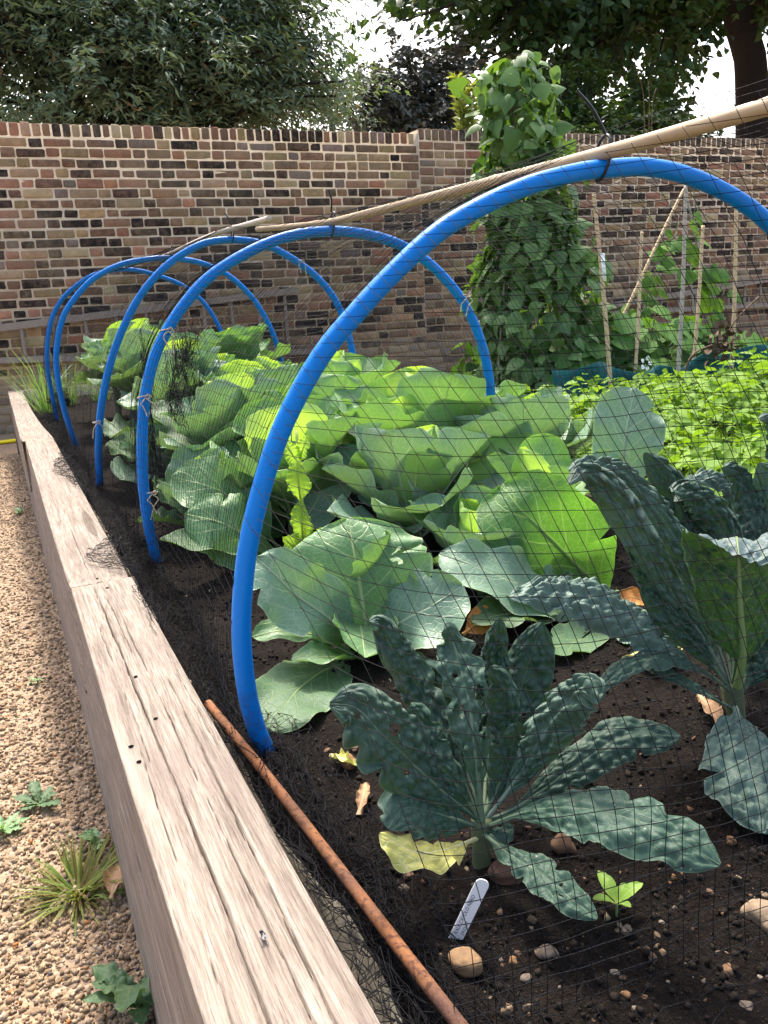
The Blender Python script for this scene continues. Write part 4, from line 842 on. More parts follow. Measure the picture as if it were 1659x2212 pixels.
kl(K1, [(1035, 1785, .86), (985, 1770, .84), (925, 1752, .82), (870, 1748, .80), (838, 1790, .785)], .030, UP * .7 + C_ * .8, cup=-.3, bl=.0014, ruf=.2, seed=40, notch=3)
kl(K1, [(1040, 1790, .862), (1075, 1800, .85), (1110, 1790, .845)], .016, UP + C_ * .3, bl=.001, seed=41)
kl(K1, [(1030, 1810, .855), (960, 1835, .80), (895, 1840, .78), (820, 1800, .785)], .020, UP + C_ * .4, mat='yellow', bl=.0008, ruf=.35, seed=42, label='yellowed shrivelled lower leaf')
kl(K1, [(1045, 1770, .865), (1080, 1690, .875), (1105, 1620, .87), (1120, 1560, .86)], .022, C_ + R_ * .3, bl=.002, seed=43, notch=2)
kl(K1, [(1045, 1770, .862), (1000, 1640, .90), (960, 1530, .93), (935, 1460, .93), (905, 1440, .91)], .020, C_ + UP * .3 - R_ * .3, cup=-1.1, bl=.0036, seed=44)
kl(K1, [(1040, 1775, .858), (990, 1700, .84), (940, 1640, .83), (905, 1560, .835), (880, 1530, .82)], .022, C_ + UP * .5, cup=-.8, bl=.003, seed=45, notch=2)
kl(K1, [(1048, 1765, .868), (1075, 1650, .90), (1090, 1560, .91), (1085, 1480, .90), (1060, 1440, .885)], .022, C_ + UP * .3 + R_ * .2, cup=-1.0, bl=.0034, seed=46, notch=1)
k2b = on_z(1592, 1572, Z_SOIL); k2c = at(1580, 1480, 1.10)
K2 = kale_plant(k2b, k2c, 'tall crinkled dark blue-green kale plant with arching leaves in front of the potatoes', .012)
kl(K2, [(1575, 1480, 1.10), (1520, 1380, 1.06), (1458, 1290, 1.03), (1385, 1165, 1.01), (1318, 1066, 1.0), (1262, 1020, .99), (1228, 1045, .965)], .027, C_ + UP * .45 - R_ * .5, cup=-1.1, bl=.0048, cell=.013, mat='kalem', seed=51, ruf=.12)
kl(K2, [(1575, 1475, 1.11), (1530, 1330, 1.10), (1475, 1193, 1.09), (1409, 1094, 1.08), (1343, 1023, 1.07), (1277, 1000, 1.05), (1227, 1015, 1.03)], .027, C_ * .8 + UP * .8 - R_ * .3, cup=-1.1, bl=.0046, cell=.0125, mat='kalem', seed=52)
kl(K2, [(1575, 1470, 1.13), (1540, 1350, 1.17), (1505, 1250, 1.19), (1465, 1127, 1.20), (1442, 1044, 1.20), (1392, 978, 1.18)], .030, C_ + UP * .3, cup=-.6, bl=.004, cell=.014, seed=53, notch=2)
kl(K2, [(1585, 1470, 1.12), (1580, 1300, 1.17), (1567, 1160, 1.18), (1535, 1095, 1.17), (1484, 1061, 1.14), (1455, 1062, 1.11)], .030, C_ + UP * .5 - R_ * .3, cup=-1., bl=.005, cell=.011, seed=54)
kl(K2, [(1590, 1480, 1.09), (1602, 1410, 1.065), (1596, 1295, 1.05), (1593, 1210, 1.045), (1591, 1168, 1.035), (1592, 1162, .995), (1597, 1200, .955)], .062, [-C_, -C_, -C_, -C_ + UP * .3, -C_ * .5 + UP, UP, UP * .6 + C_], mat='kaleu', cup=.35, bl=-.0030, cell=.015, seed=55, rib=.006, ruf=.06, prof=[(0, .08), (.14, .12), (.24, .55), (.4, .88), (.6, 1), (.8, 1.0), (.93, .92), (1, .55)])
kl(K2, [(1578, 1490, 1.09), (1520, 1448, 1.06), (1442, 1422, 1.02), (1359, 1436, .985), (1286, 1495, .955)], .017, UP + C_ * .35, cup=-.5, bl=.0018, seed=56, ruf=.1)
kl(K2, [(1585, 1530, 1.09), (1500, 1487, 1.05), (1430, 1456, 1.03), (1395, 1443, 1.03)], .012, UP + C_ * .6, cup=.4, bl=.001, seed=57)
kl(K2, [(1575, 1485, 1.10), (1458, 1412, 1.06), (1376, 1348, 1.03), (1293, 1300, 1.01), (1194, 1280, 1.0), (1100, 1290, .985)], .037, C_ * .7 + UP * .9, cup=-.7, bl=.0050, cell=.0115, mat='kalep', seed=58)
kl(K2, [(1590, 1525, 1.08), (1598, 1560, 1.02), (1612, 1630, .96), (1630, 1705, .91), (1648, 1800, .87)], .052, C_ * .7 + UP * .9, cup=-.5, bl=.0042, cell=.015, mat='kalep', seed=59, notch=2)
kl(K2, [(1595, 1480, 1.12), (1640, 1320, 1.22), (1655, 1150, 1.26), (1660, 1060, 1.26), (1640, 1000, 1.24)], .040, C_ + UP * .3, cup=-.4, bl=.0045, cell=.013, mat='kalem', seed=60)
kl(K2, [(1595, 1480, 1.10), (1625, 1380, 1.10), (1650, 1290, 1.11), (1668, 1200, 1.12)], .026, C_ + UP * .3, bl=.003, seed=61)
kl(K2, [(1590, 1500, 1.1), (1545, 1420, 1.15), (1520, 1340, 1.18), (1500, 1230, 1.21), (1480, 1150, 1.22)], .028, C_ + UP * .2, bl=.003, seed=62)
kl(K2, [(1590, 1480, 1.13), (1600, 1300, 1.26), (1610, 1120, 1.33), (1560, 1040, 1.33), (1480, 1035, 1.30)], .032, UP + C_ * .6, bl=.004, mat='kalep', seed=63)
kl(K2, [(1600, 1490, 1.1), (1680, 1250, 1.3), (1690, 1000, 1.36), (1664, 910, 1.34), (1640, 905, 1.32)], .03, C_ + UP * .4, bl=.0045, seed=64)

kl(K2, [(1585, 1475, 1.12), (1555, 1330, 1.16), (1530, 1220, 1.19), (1515, 1130, 1.2), (1490, 1080, 1.18), (1460, 1085, 1.15)], .026, C_ + UP * .4 - R_ * .4, cup=-1.1, bl=.0045, cell=.011, seed=65)
kl(K2, [(1590, 1475, 1.13), (1620, 1300, 1.2), (1630, 1130, 1.25), (1600, 1030, 1.26), (1560, 1010, 1.24)], .030, C_ + UP * .5, cup=-1., bl=.0045, cell=.011, seed=66)
kl(K2, [(1580, 1490, 1.09), (1510, 1400, 1.06), (1450, 1330, 1.04), (1400, 1240, 1.04), (1360, 1190, 1.02)], .024, C_ + UP * .5 - R_ * .3, cup=-1., bl=.004, cell=.011, seed=67)
kl(K2, [(1600, 1500, 1.1), (1660, 1420, 1.1), (1700, 1350, 1.1)], .03, C_ + UP * .4, bl=.004, seed=68)
# ------------------------------------------------------------------ small things on the bed
def ground_leaf(name, pts, half, mat, label, cat, z=.0, seed=0, face=UP, **k):
    P = [on_z(x, y, Z_SOIL + h) for x, y, h in pts]; V, F, uv = leaf_geo(P, half, face, prof=PROF_OVAL, nu=26, nv=14, seed=seed, **k); V[:, 2] = np.maximum(V[:, 2], soil_z(V[:, :2]) + .002)
    return mk(name, V, F, mat, uv=uv, label=label, cat=cat)
ground_leaf('fallen_leaf', [(1000, 1370, .03), (1035, 1345, .045), (1075, 1322, .05)], .026, M['orange'], 'orange fallen cabbage leaf behind the slug-eaten kale', 'leaf', seed=801, cup=.4, ruf=.15, face=TOCAM + UP * .6)
ground_leaf('fallen_leaf', [(1330, 1305, .02), (1360, 1290, .03), (1400, 1300, .02)], .02, M['orange'], 'small yellow-orange fallen leaf beneath the arching kale', 'leaf', seed=802, cup=.5, ruf=.2, face=TOCAM + UP)
ground_leaf('fallen_leaf', [(1345, 1420, .015), (1400, 1405, .03), (1480, 1390, .02)], .03, M['yellow'], 'pale yellow fallen leaf lying behind the arching kale leaf', 'leaf', seed=803, cup=.6, ruf=.3)
ground_leaf('fallen_leaf', [(600, 1330, .015), (640, 1345, .02), (690, 1370, .01)], .010, M['yellow'], 'yellow stalk-like scrap of leaf under the fan-leaved cabbage', 'leaf', seed=804, cup=1.0, ruf=.4)
ground_leaf('dry_leaf', [(775, 1760, .004), (785, 1720, .015), (790, 1690, .02)], .010, M['dry'], 'narrow brown dry leaf on soil left of the kale', 'leaf', seed=805, cup=1.2, ruf=.4)
ground_leaf('dry_leaf', [(1510, 1500, .01), (1535, 1530, .02), (1560, 1575, .01)], .014, M['dry'], 'brown dry leaf caught beside the tall kale stem', 'leaf', seed=806, cup=.8, ruf=.5)
ground_leaf('dry_leaf', [(715, 1630, .004), (740, 1640, .012), (775, 1655, .004)], .010, M['yellow'], 'pale shrivelled leaf scrap near the foot of the first hoop', 'leaf', seed=807, cup=1.2, ruf=.6)
def seedling(px_, py_, sizes, label, seed):
    c = on_z(px_, py_, Z_SOIL); c[2] = float(soil_z(c[None, :2])[0]); t = thing('seedling', c, label, 'seedling'); rr = np.random.default_rng(seed)
    V, F = tube(resample([c - (0, 0, .003), c + (0, 0, .006), c + (0, 0, .012)], 6), .0012, 6); mk('stem', V, F, M['stem'], t)
    for a, ln in sizes:
        hd = np.array([math.cos(a), math.sin(a), 0]); b = c + (0, 0, .012); leaf(t, M['thistle'], [b, b + hd * ln * .5 + UP * ln * .38, b + hd * ln + UP * ln * .5], ln * .25, UP - hd * .3, prof=PROF_OVAL, cup=.4, ruf=.06, nu=16, nv=10, seed=int(rr.integers(1e6)), rib=.0008, jag=.03)
seedling(1332, 1985, [(1.5, .030), (3.0, .025), (-.1, .028), (.5, .02), (-1.5, .018)], 'bright green seedling with five oval leaves on bare soil', 1)
seedling(1265, 1800, [(.6, .012), (3.6, .011)], 'tiny two-leaved seedling under the large flat kale leaf', 2)
seedling(1302, 1835, [(1.2, .012), (-1.6, .013)], 'tiny two-leaved seedling at the margin of the large flat kale leaf', 3)
# plant label with handwriting
A, B = on_z(982, 2032, Z_SOIL + .002), None
d1 = ray(1046, 1900); tl = .745; B = O + d1 * tl; ax = unit(B - A); Ln = np.linalg.norm(B - A); sd = unit(np.cross(ax, TOCAM)); nn = np.cross(sd, ax)
if nn @ TOCAM < 0: nn = -nn
hw = .0062; prof = [(-hw, -.03)] + [(-hw, Ln - .006)] + [(hw * math.cos(q), Ln - .006 + .006 * math.sin(q)) for q in np.linspace(math.pi, 0, 9)[1:-1]] + [(hw, Ln - .006), (hw, -.03)]
Vf = [A + sd * x + ax * y + nn * .0005 for x, y in prof]; Vb = [A + sd * x + ax * y - nn * .0005 for x, y in prof]; n = len(prof)
lab = mk('plant_label', Vf + Vb, [tuple(range(n)), tuple(range(2 * n - 1, n - 1, -1))] + [(i, (i + 1) % n, n + (i + 1) % n, n + i) for i in range(n)], M['whitepaint'], smooth=False, label='white plastic plant label with handwriting stuck in the soil', cat='plant label')
def lettering(txt, size, off_x, off_y, parent):
    cu = bpy.data.curves.new('t', 'FONT'); cu.body = txt; cu.size = size; cu.shear = .25; o = bpy.data.objects.new('t', cu); COL.objects.link(o)
    dg = bpy.context.evaluated_depsgraph_get(); me = bpy.data.meshes.new_from_object(o.evaluated_get(dg)); bpy.data.objects.remove(o)
    # text runs up the label
    s2 = -np.cross(nn, ax) if False else np.cross(nn, ax)
    for v in me.vertices:
        p = A + ax * (off_y + v.co.x) + s2 * (off_x + v.co.y) + nn * .0008; v.co = Vector(p)
    me.name = 'lettering'; me.materials.clear(); me.materials.append(M['ink']); return link('lettering', me, parent)
lettering('KALE CAVOLO NERO', .0048, .0008, .008, lab); lettering('29/03/17', .0044, -.0048, .009, lab)

# ------------------------------------------------------------------ path-side bits
def weed(px_, py_, n, ln, hf, label, seed, mat='squashw', name='weed', el=.35):
    c = on_z(px_, py_, 0.0); t = thing(name, c, label, 'weed'); rr = np.random.default_rng(seed)
    V, F = tube(resample([c - (0, 0, .004), c + (0, 0, .006), c + (0, 0, .012)], 6), .002, 6); mk('stem', V, F, M['stem'], t)
    for k in range(n):
        a = k * 2.4 + rr.normal() * .3; e = el + rr.normal() * .25; l = ln * rr.uniform(.6, 1.1); hd = np.array([math.cos(a), math.sin(a), 0])
        if hd[0] > .2 and c[0] > -.03: l *= .55
        b = c + (0, 0, .008); leaf(t, M['cabd'] if mat == 'squashw' else M[mat], [b, b + (hd * math.cos(e) + UP * math.sin(e)) * l * .5, b + hd * l * math.cos(e * .5) + UP * l * math.sin(e) * .7], l * hf, UP, prof=PROF_OVAL, cup=.4, ruf=.3, rfreq=5, jag=.25, nu=18, nv=8, seed=int(rr.integers(1e6)), rib=.001)
weed(88, 1745, 9, .055, .20, 'low lobed green weed lying flat on the gravel', 1); weed(8, 1800, 9, .05, .2, 'leafy weed on gravel beyond the grass tuft', 2, 'cab')
weed(300, 2190, 12, .10, .22, 'large dark green weed growing against the sleeper foot', 3, el=.9); weed(205, 1838, 6, .035, .3, 'small clover-like weed just above the grass tuft', 4, 'cab', el=1.0)
weed(82, 1475, 5, .03, .25, 'tiny weed flat on gravel beside the long sleeper', 5, 'cab'); weed(45, 1110, 8, .05, .25, 'bright green moss-like weed at the pale sleeper foot', 6, 'cab', el=.6)
def grass(c, n, ln, rad, label, seed, name='grass_tuft', mat='grass', el=(35, 85), cat='grass', hmax=None, wid=.0022, droop=1.0, kind=None):
    rr = np.random.default_rng(seed); c = np.asarray(c, float); Vs, Fs, Cs, off = [], [], [], 0
    for k in range(n):
        a = rr.uniform(0, 6.28); e = math.radians(rr.uniform(*el)); l = ln * rr.uniform(.5, 1.1); hd = np.array([math.cos(a), math.sin(a), 0]); p = c + hd * rad * rr.random() + (0, 0, -.004); sdv = np.array([-hd[1], hd[0], 0]); q = 7; w = wid * rr.uniform(.7, 1.3); pts = []
        for i in range(q): pts.append(p.copy()); e2 = e - droop * (i / q) ** 1.5 * rr.uniform(.5, 1.3); p = p + (hd * math.cos(e2) + UP * math.sin(e2)) * l / q
        pts = np.array(pts); ww = w * (1 - (np.arange(q) / (q - 1)) ** 2 * .92)[:, None]; V = np.concatenate([pts - sdv * ww, pts + sdv * ww + (0, 0, w * .3)]); F = np.array([(i, i + 1, q + i + 1, q + i) for i in range(q - 1)])
        V[:, 2] = np.maximum(V[:, 2], .003); br = float(rr.random() < .18); Vs.append(V); Fs.append(F + off); off += len(V); Cs.append(np.tile([rr.random(), 0, br * .7, 0], (len(V), 1)))
    return mk(name, np.concatenate(Vs), np.concatenate(Fs), M[mat], label=label, cat=cat, col=np.concatenate(Cs), kind=kind)
gp = on_z(185, 1920, 0); grass(gp + (-.012, 0, 0), 170, .11, .04, el=(8, 62), label='yellowish grass tuft growing out of the gravel beside the sleeper', seed=5)
ground = lambda x, y: on_z(x, y, .004)
P = [on_z(240, 1940, .02), on_z(248, 1900, .03), on_z(255, 1870, .03)]; V, F, uv = leaf_geo(P, .020, UP + TOCAM * .8, prof=PROF_OVAL, nu=24, nv=14, seed=811, cup=.9, ruf=.5); V[:, 2] = np.maximum(V[:, 2], .004); V[:, 0] = np.minimum(V[:, 0], .064); mk('dry_leaf', V, F, M['dry'], uv=uv, label='crumpled brown dry leaf between grass tuft and sleeper', cat='leaf')
# fly and dark fixings on the cracked sleeper
f0 = on_z(570, 2025, Z_TOP + .002); fl = thing('fly', f0, 'black fly resting on the cracked sleeper', 'fly')
Vb = ICO1[0] * np.array([.0022, .0038, .0020]) + f0 + (0, 0, .002); mk('body', Vb, ICO1[1], M['fly'], fl); Vb = ICO1[0] * .0017 + f0 + (-.0005, .0047, .002); mk('head', Vb, ICO1[1], M['fly'], fl)
for sg in (-1, 1): mk('wing', [f0 + (0, .001, .0038), f0 + (sg * .0030, -.0045, .0034), f0 + (sg * .0012, -.0068, .0032), f0 + (0, -.003, .0036)], [(0, 1, 2, 3)], M['wing'], fl)
for k, (x, y, lb) in enumerate([(293, 1462, 'dark twisted screw head in the cracked sleeper, beside a long crack'), (336, 1552, 'dark screw head in the cracked sleeper, second from its end joint'), (283, 1612, 'small black fly-like speck on the cracked sleeper edge'), (300, 1645, 'thin black speck on the cracked sleeper edge'), (232, 1270, 'dark screw head just past the sleeper joint'), (210, 1250, 'dark screw head just before the sleeper joint')]):
    c = on_z(x, y, Z_TOP + .001); Vv = ICO1[0] * np.array([.0032, .0017, .0016]) * (1 + .3 * snoise(ICO1[0], 2, k)[:, None]); mk('screw_head', Vv + c, ICO1[1], M['nail'], label=lb, cat='screw')

# ------------------------------------------------------------------ leaf templates (flat outline with a fold)
def fold(outline, depth=.12, curl=.15):
    """outline: right half (x along, y out); returns mirrored, folded leaf as quads/tris in one tri array"""
    o = np.array(outline, float); n = len(o); mid = np.stack([o[:, 0], np.zeros(n), -curl * o[:, 0] ** 2], 1)
    R = np.stack([o[:, 0], o[:, 1], depth * o[:, 1] - curl * o[:, 0] ** 2], 1); L_ = R * (1, -1, 1)
    V = np.concatenate([mid, R, L_]); F = []
    for i in range(n - 1): F += [(i, n + i + 1, i + 1), (i, n + i, n + i + 1), (i, i + 1, 2 * n + i + 1), (i, 2 * n + i + 1, 2 * n + i)]
    F = [f for f in F if len({tuple(np.round(V[j], 6)) for j in f}) == 3]
    return V, np.array(F)
HEART = fold([(0, .0), (-.06, .25), (.05, .42), (.25, .46), (.5, .36), (.75, .17), (1, .0)], -.25, .35)
OVAL = fold([(0, 0), (.28, .26), (.72, .20), (1, 0)], .25, .25)
ROUND = fold([(0, 0), (.0, .3), (.3, .5), (.65, .46), (.9, .25), (1, 0)], .2, .2)
NARROW = fold([(0, 0), (.45, .135), (1, 0)], .3, .2); DIAM = fold([(0, 0), (.45, .27), (1, 0)], .25, .25)
SYC = fold([(0, 0), (.16, .48), (.52, .42), (1, 0)], .15, .25)

def leaf_cloud(T, pos, X, Nn, s, tint, seed, brown=None):
    V, F = scatter(T[0], T[1], pos, frames(X, Nn), s); m = len(pos); k = len(T[0])
    c = np.zeros((m, 4)); c[:, 0] = tint
    if brown is not None: c[:, 2] = brown
    return V, F, np.repeat(c, k, 0)

# ------------------------------------------------------------------ runner bean column
BX, BY = 3.55, 5.5
bean = thing('runner_bean_plant', (3.7, BY, .09), 'tall column of climbing beans covering bamboo canes in front of the wall', 'bean plant')
ctr = on_y(1120, 860, BY)
def bean_axis(z): zz = [.05, .5, 1.2, 1.6, 2.0, 2.4, 2.6]; return np.interp(z, zz, [3.70, 3.84, 3.74, 3.66, 3.64, 3.58, 3.56])
def bean_rad(z): zz = [.05, .4, .9, 1.3, 1.6, 1.9, 2.15, 2.35, 2.5]; return np.interp(z, zz, [.46, .52, .41, .33, .27, .27, .27, .20, .05])
for k in range(6):
    a = k * 1.05 + .2; A = (bean_axis(.1) + .40 * math.cos(a), BY + .40 * math.sin(a), .02); B = (bean_axis(2.4) - .07 * math.cos(a), BY - .07 * math.sin(a), 2.42 + .05 * math.sin(k * 2.1)); t = np.linspace(0, 1, 40)[:, None]
    V, F = tube(np.array(A) + (np.array(B) - A) * t, np.linspace(.009, .006, 40), 7); mk('cane', V, F, M['cane2'], bean)
    tt_ = np.linspace(0, 1, 90); base = np.array(A) + (np.array(B) - A) * tt_[:, None]; w = np.stack([.02 * np.cos(tt_ * 40 + k), .02 * np.sin(tt_ * 40 + k), 0 * tt_], 1)
    V, F = tube(base + w, .003, 5); mk('vine', V, F, M['stem'], bean)
for k, pts in enumerate([[(1095, 150), (1085, 128), (1065, 112), (1048, 105)], [(1108, 140), (1120, 120), (1140, 118), (1150, 128)], [(1090, 175), (1072, 165), (1062, 180)]]):
    V, F = tube(resample([on_y(x, y, BY) for x, y in pts], 16), .004, 5); mk('tendril', V, F, M['twig'], bean)
r = np.random.default_rng(42); m = 2300
z = .06 + 2.42 * r.random(m) ** 1.12; a = r.uniform(0, 2 * math.pi, m); rad = bean_rad(z) * (1.04 - .42 * r.random(m) ** 1.8) * (1 + .14 * np.sin(z * 9 + a * 2) + .1 * np.sin(z * 17 - a * 3)) + .035 * r.normal(size=m)
out = np.stack([np.cos(a), np.sin(a), 0 * a], 1); pos = np.stack([bean_axis(z) + rad * np.cos(a), BY + rad * np.sin(a), z], 1)
X = unit(-UP * 1.0 + out * .7 + r.normal(size=(m, 3)) * .55); Nn = unit(out * 1.0 + UP * .75 + r.normal(size=(m, 3)) * .5); keepb = (z < 1.55) | (r.random(m) < .48); rad = np.where(z > 1.55, rad * r.uniform(.65, 1.25, m), rad); pos[:, 0] = bean_axis(z) + rad * np.cos(a); pos[:, 1] = BY + rad * np.sin(a); s = np.where(keepb, 1, .35) * r.uniform(.075, .158, m) * np.where(z > 1.5, 1.05, 1); tint = np.clip(r.normal(.45, .26, m), 0, 1)
hole = snoise(np.stack([z * 2.2, a * 1.1], 1), 2.0, 88, 2) > .52; s = np.where(hole, s * .3, s); X = np.where((r.random((m, 1)) < .22), unit(out + r.normal(size=(m, 3)) * .6), X); ext = r.random(m) < .07; pos = pos + np.where(ext[:, None], out * r.uniform(.05, .14, (m, 1)), 0)
vis_ = (out @ np.array([-.45, -.9, 0])) > -.05; outer = rad / bean_rad(z); score = np.where(vis_, s * np.clip(outer, .2, 1.2), 0); order = np.argsort(-score); big_ = order[:300]; rest = order[300:]
meshes = []
for q in range(8):
    me_o = mk('leaf', HEART[0] * (1, 1 + .12 * math.sin(q * 2), 1 + .3 * math.cos(q)), HEART[1], M['bean'], bean, col=np.tile([.12 + .07 * q, .35, 0, 0], (len(HEART[0]), 1))); meshes.append(me_o.data); bpy.data.objects.remove(me_o)
Fr = frames(X, Nn)
for j, i in enumerate(big_):
    o = bpy.data.objects.new('leaf', meshes[j % 8]); COL.objects.link(o); o.parent = bean; o.matrix_parent_inverse = Matrix.Translation(bean.location).inverted()
    Rm = Fr[i] * s[i]; o.matrix_basis = Matrix(((Rm[0, 0], Rm[0, 1], Rm[0, 2], pos[i, 0]), (Rm[1, 0], Rm[1, 1], Rm[1, 2], pos[i, 1]), (Rm[2, 0], Rm[2, 1], Rm[2, 2], pos[i, 2]), (0, 0, 0, 1)))
for k, (px_, pts) in enumerate([(0, [(1075, 210), (1060, 180), (1045, 165), (1035, 180)]), (1, [(1150, 180), (1165, 150), (1185, 145), (1200, 158)]), (2, [(1185, 320), (1210, 315), (1225, 325)]), (3, [(1050, 360), (1035, 372), (1030, 390)]), (4, [(1125, 160), (1135, 130), (1150, 118)])]):
    P = resample([on_y(x_, y_, BY - .1) for x_, y_ in pts], 12); V, F = tube(P, .004, 5); sh_ = mk('shoot', V, F, M['stem'], bean)
    for q in range(6):
        x_ = unit(np.array([r.normal(), -.3, -.6 + .5 * r.normal()])); n_ = unit(np.array([r.normal() * .4, -.6, .8])); V, F = scatter(HEART[0], HEART[1], P[int(r.integers(2, 12))][None] + r.normal(size=(1, 3)) * .02, frames(x_[None], n_[None]), np.array([r.uniform(.07, .12)])); mk('leaf', V, F, M['bean'], sh_, col=np.tile([r.uniform(.3, 1), 0, 0, 0], (len(V), 1)))
V, F, C = leaf_cloud(HEART, pos[rest], X[rest], Nn[rest], s[rest], tint[rest], 1); mk('foliage', V, F, M['bean'], bean, col=C, kind='stuff')

# ------------------------------------------------------------------ plot canes and young climbing beans
def plot_cane(top, bot, Y, mat, r0, label):
    A = on_y(*bot, Y); B = on_y(*top, Y + .12); d_ = A - B; A = B + d_ * ((B[2] - .02) / (B[2] - A[2])) if A[2] > .05 else A
    return cane_obj('plant_cane', A, B, r0, r0 * .8, mat, .24, label=label, cat='cane', group='canes in the vegetable plot')
plot_cane((1284, 420), (1322, 860), 4.2, M['canel'], .0145, 'bamboo cane with a white painted band, beside the bean column')
A, B = on_y(1299, 548, 4.285), on_y(1304, 608, 4.27); V, F = tube(np.array([A, (A + B) / 2, B]), .0185, 10); mk('white_tape', V, F, M['whitepaint'], label='white tape band wrapped round the cane beside the bean column', cat='tape')
plot_cane((1483, 400), (1466, 800), 4.3, M['cane2'], .0145, 'pale grey pole standing upright among the young beans'); plot_cane((1478, 410), (1340, 690), 5.0, M['canel'], .013, 'bamboo cane leaning left to meet the pale grey pole')
plot_cane((1592, 440), (1580, 835), 4.3, M['canel'], .0145, 'bamboo cane behind the withered flower stalk'); plot_cane((1520, 490), (1503, 720), 4.6, M['canel'], .0135, 'short bamboo cane just right of the pale grey pole')
plot_cane((1388, 500), (1378, 690), 4.8, M['canel'], .013, 'short bamboo cane left of the leaning cane'); plot_cane((1480, 405), (1545, 700), 5.2, M['cane2'], .011, 'thin cane leaning right from the pale grey pole'); plot_cane((1492, 560), (1500, 700), 5.3, M['cane2'], .008, 'thin grey stick behind the short bamboo cane')
def vine_plant(pts, Y, n, s0, label, seed):
    rr = np.random.default_rng(seed); P = resample([on_y(x, y, Y) for x, y in pts], 40); t = thing('young_bean_plant', P[0], label, 'bean plant', 'young climbing beans on canes')
    V, F = tube(P + .012 * np.stack([np.cos(np.arange(40) * .9), np.sin(np.arange(40) * .9), np.zeros(40)], 1), .004, 5); mk('vine', V, F, M['stem'], t)
    for k in range(n):
        p = P[int(rr.uniform(0, 39))] + rr.normal(size=3) * .05; x_ = unit(np.array([rr.normal() * .8, -.4, -.5 + rr.normal() * .3])); nn_ = unit(np.array([rr.normal() * .3, -.7, .8])); V, F = scatter(HEART[0], HEART[1], p[None], frames(x_[None], nn_[None]), np.array([s0 * rr.uniform(.6, 1.15)]))
        mk('leaf', V, F, M['potato' if k % 3 == 0 else 'squash'], t, col=np.tile([rr.uniform(.2, .8), 0, 0, 0], (len(V), 1)))
vine_plant([(1545, 770), (1530, 640), (1505, 560), (1500, 420), (1515, 400)], 5.1, 30, .16, 'young climbing bean winding up the pale grey pole', 1); vine_plant([(1390, 690), (1410, 600), (1440, 540), (1470, 480)], 5.5, 22, .14, 'young climbing bean on the leaning cane', 2); vine_plant([(1560, 700), (1560, 620), (1550, 570)], 5.0, 9, .15, 'few bean leaves between short cane and withered stalk', 3)

# ------------------------------------------------------------------ potatoes, squash leaves, teal mesh, withered stalk
r = np.random.default_rng(12); m = 4200
x = r.uniform(1.95, 6.2, m); y = r.uniform(1.35, 4.05, m); hz = .27 + .11 * snoise(np.stack([x, y], 1), 2.9, 55) + .05 * snoise(np.stack([x, y], 1), 9, 56); edge = np.clip((x - 1.85) / .35, 0, 1) * np.clip((y - 1.2) / .4, 0, 1) * np.clip((4.4 - y) / .3, 0, 1); hz = .1 + (hz) * (.35 + .65 * edge)
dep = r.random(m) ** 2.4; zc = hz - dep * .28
hd = r.uniform(0, 6.28, m); sprig_x = np.stack([np.cos(hd), np.sin(hd), r.normal(size=m) * .25 + .1], 1); parts = []
allp, allx, alln, alls, allt = [], [], [], [], []
for q, (along, sidew, sc) in enumerate([(.11, 0, 1.15), (.075, .035, .85), (.075, -.035, .85), (.035, .034, .75), (.035, -.034, .75)]):
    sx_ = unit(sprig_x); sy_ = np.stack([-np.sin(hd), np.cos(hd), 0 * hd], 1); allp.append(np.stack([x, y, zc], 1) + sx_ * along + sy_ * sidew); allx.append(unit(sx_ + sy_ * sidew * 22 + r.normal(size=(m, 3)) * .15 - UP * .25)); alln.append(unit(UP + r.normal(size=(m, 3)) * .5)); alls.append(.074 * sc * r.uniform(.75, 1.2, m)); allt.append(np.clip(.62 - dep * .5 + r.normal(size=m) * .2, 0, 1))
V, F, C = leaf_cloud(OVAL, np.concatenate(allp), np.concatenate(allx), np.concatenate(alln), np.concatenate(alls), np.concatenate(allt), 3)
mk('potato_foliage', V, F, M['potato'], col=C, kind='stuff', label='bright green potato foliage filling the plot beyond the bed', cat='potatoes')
fp = on_y(1395, 785, 4.1); ft = thing('potato_flower', fp, 'small white potato blossom above the green foliage', 'flower')
V, F = tube(np.array([fp - (0, 0, .2), fp - (0, 0, .1), fp]), .003, 5); mk('stalk', V, F, M['stem'], ft)
for k in range(5): a = k * 1.256; pp = fp + np.array([.02 * math.cos(a), 0, .02 * math.sin(a)]); V, F = scatter(ROUND[0], ROUND[1], pp[None], frames(np.array([[math.cos(a), -.3, math.sin(a)]]), np.array([[0, -1, .3]])), np.array([.028])); mk('petal', V, F, M['whitepaint'], ft)
def squash(px_, py_, Y, n, R, H, s0, label, seed, T=ROUND):
    rr = np.random.default_rng(seed); c = on_y(px_, py_, Y); c[2] = .1; t = thing('squash_plant', c, label, 'squash plant', 'leafy squash plants by the canes')
    for k in range(n):
        a = rr.uniform(0, 6.28); q = rr.random() ** .5; p = c + np.array([R * q * math.cos(a), R * .6 * q * math.sin(a), H * rr.uniform(.35, 1) * (1 - .35 * q)]); Pq = resample([c + (p - c) * (.25, .25, .0), (c + p) / 2 + (0, 0, .04), p], 8)
        x_ = unit(np.array([math.cos(a), math.sin(a), -.35 + rr.normal() * .2])); n_ = unit(np.array([rr.normal() * .25, -.45, 1.])); s = s0 * rr.uniform(.6, 1.15); V, F = scatter(T[0], T[1], p[None] - x_ * s * .2, frames(x_[None], n_[None]), np.array([s])); l = mk('leaf', V, F, M['squash'], t, col=np.tile([rr.uniform(0, 1), 0, 0, 0], (len(V), 1)))
        V, F = tube(Pq, .004, 5); mk('stalk', V, F, M['stem'], l)
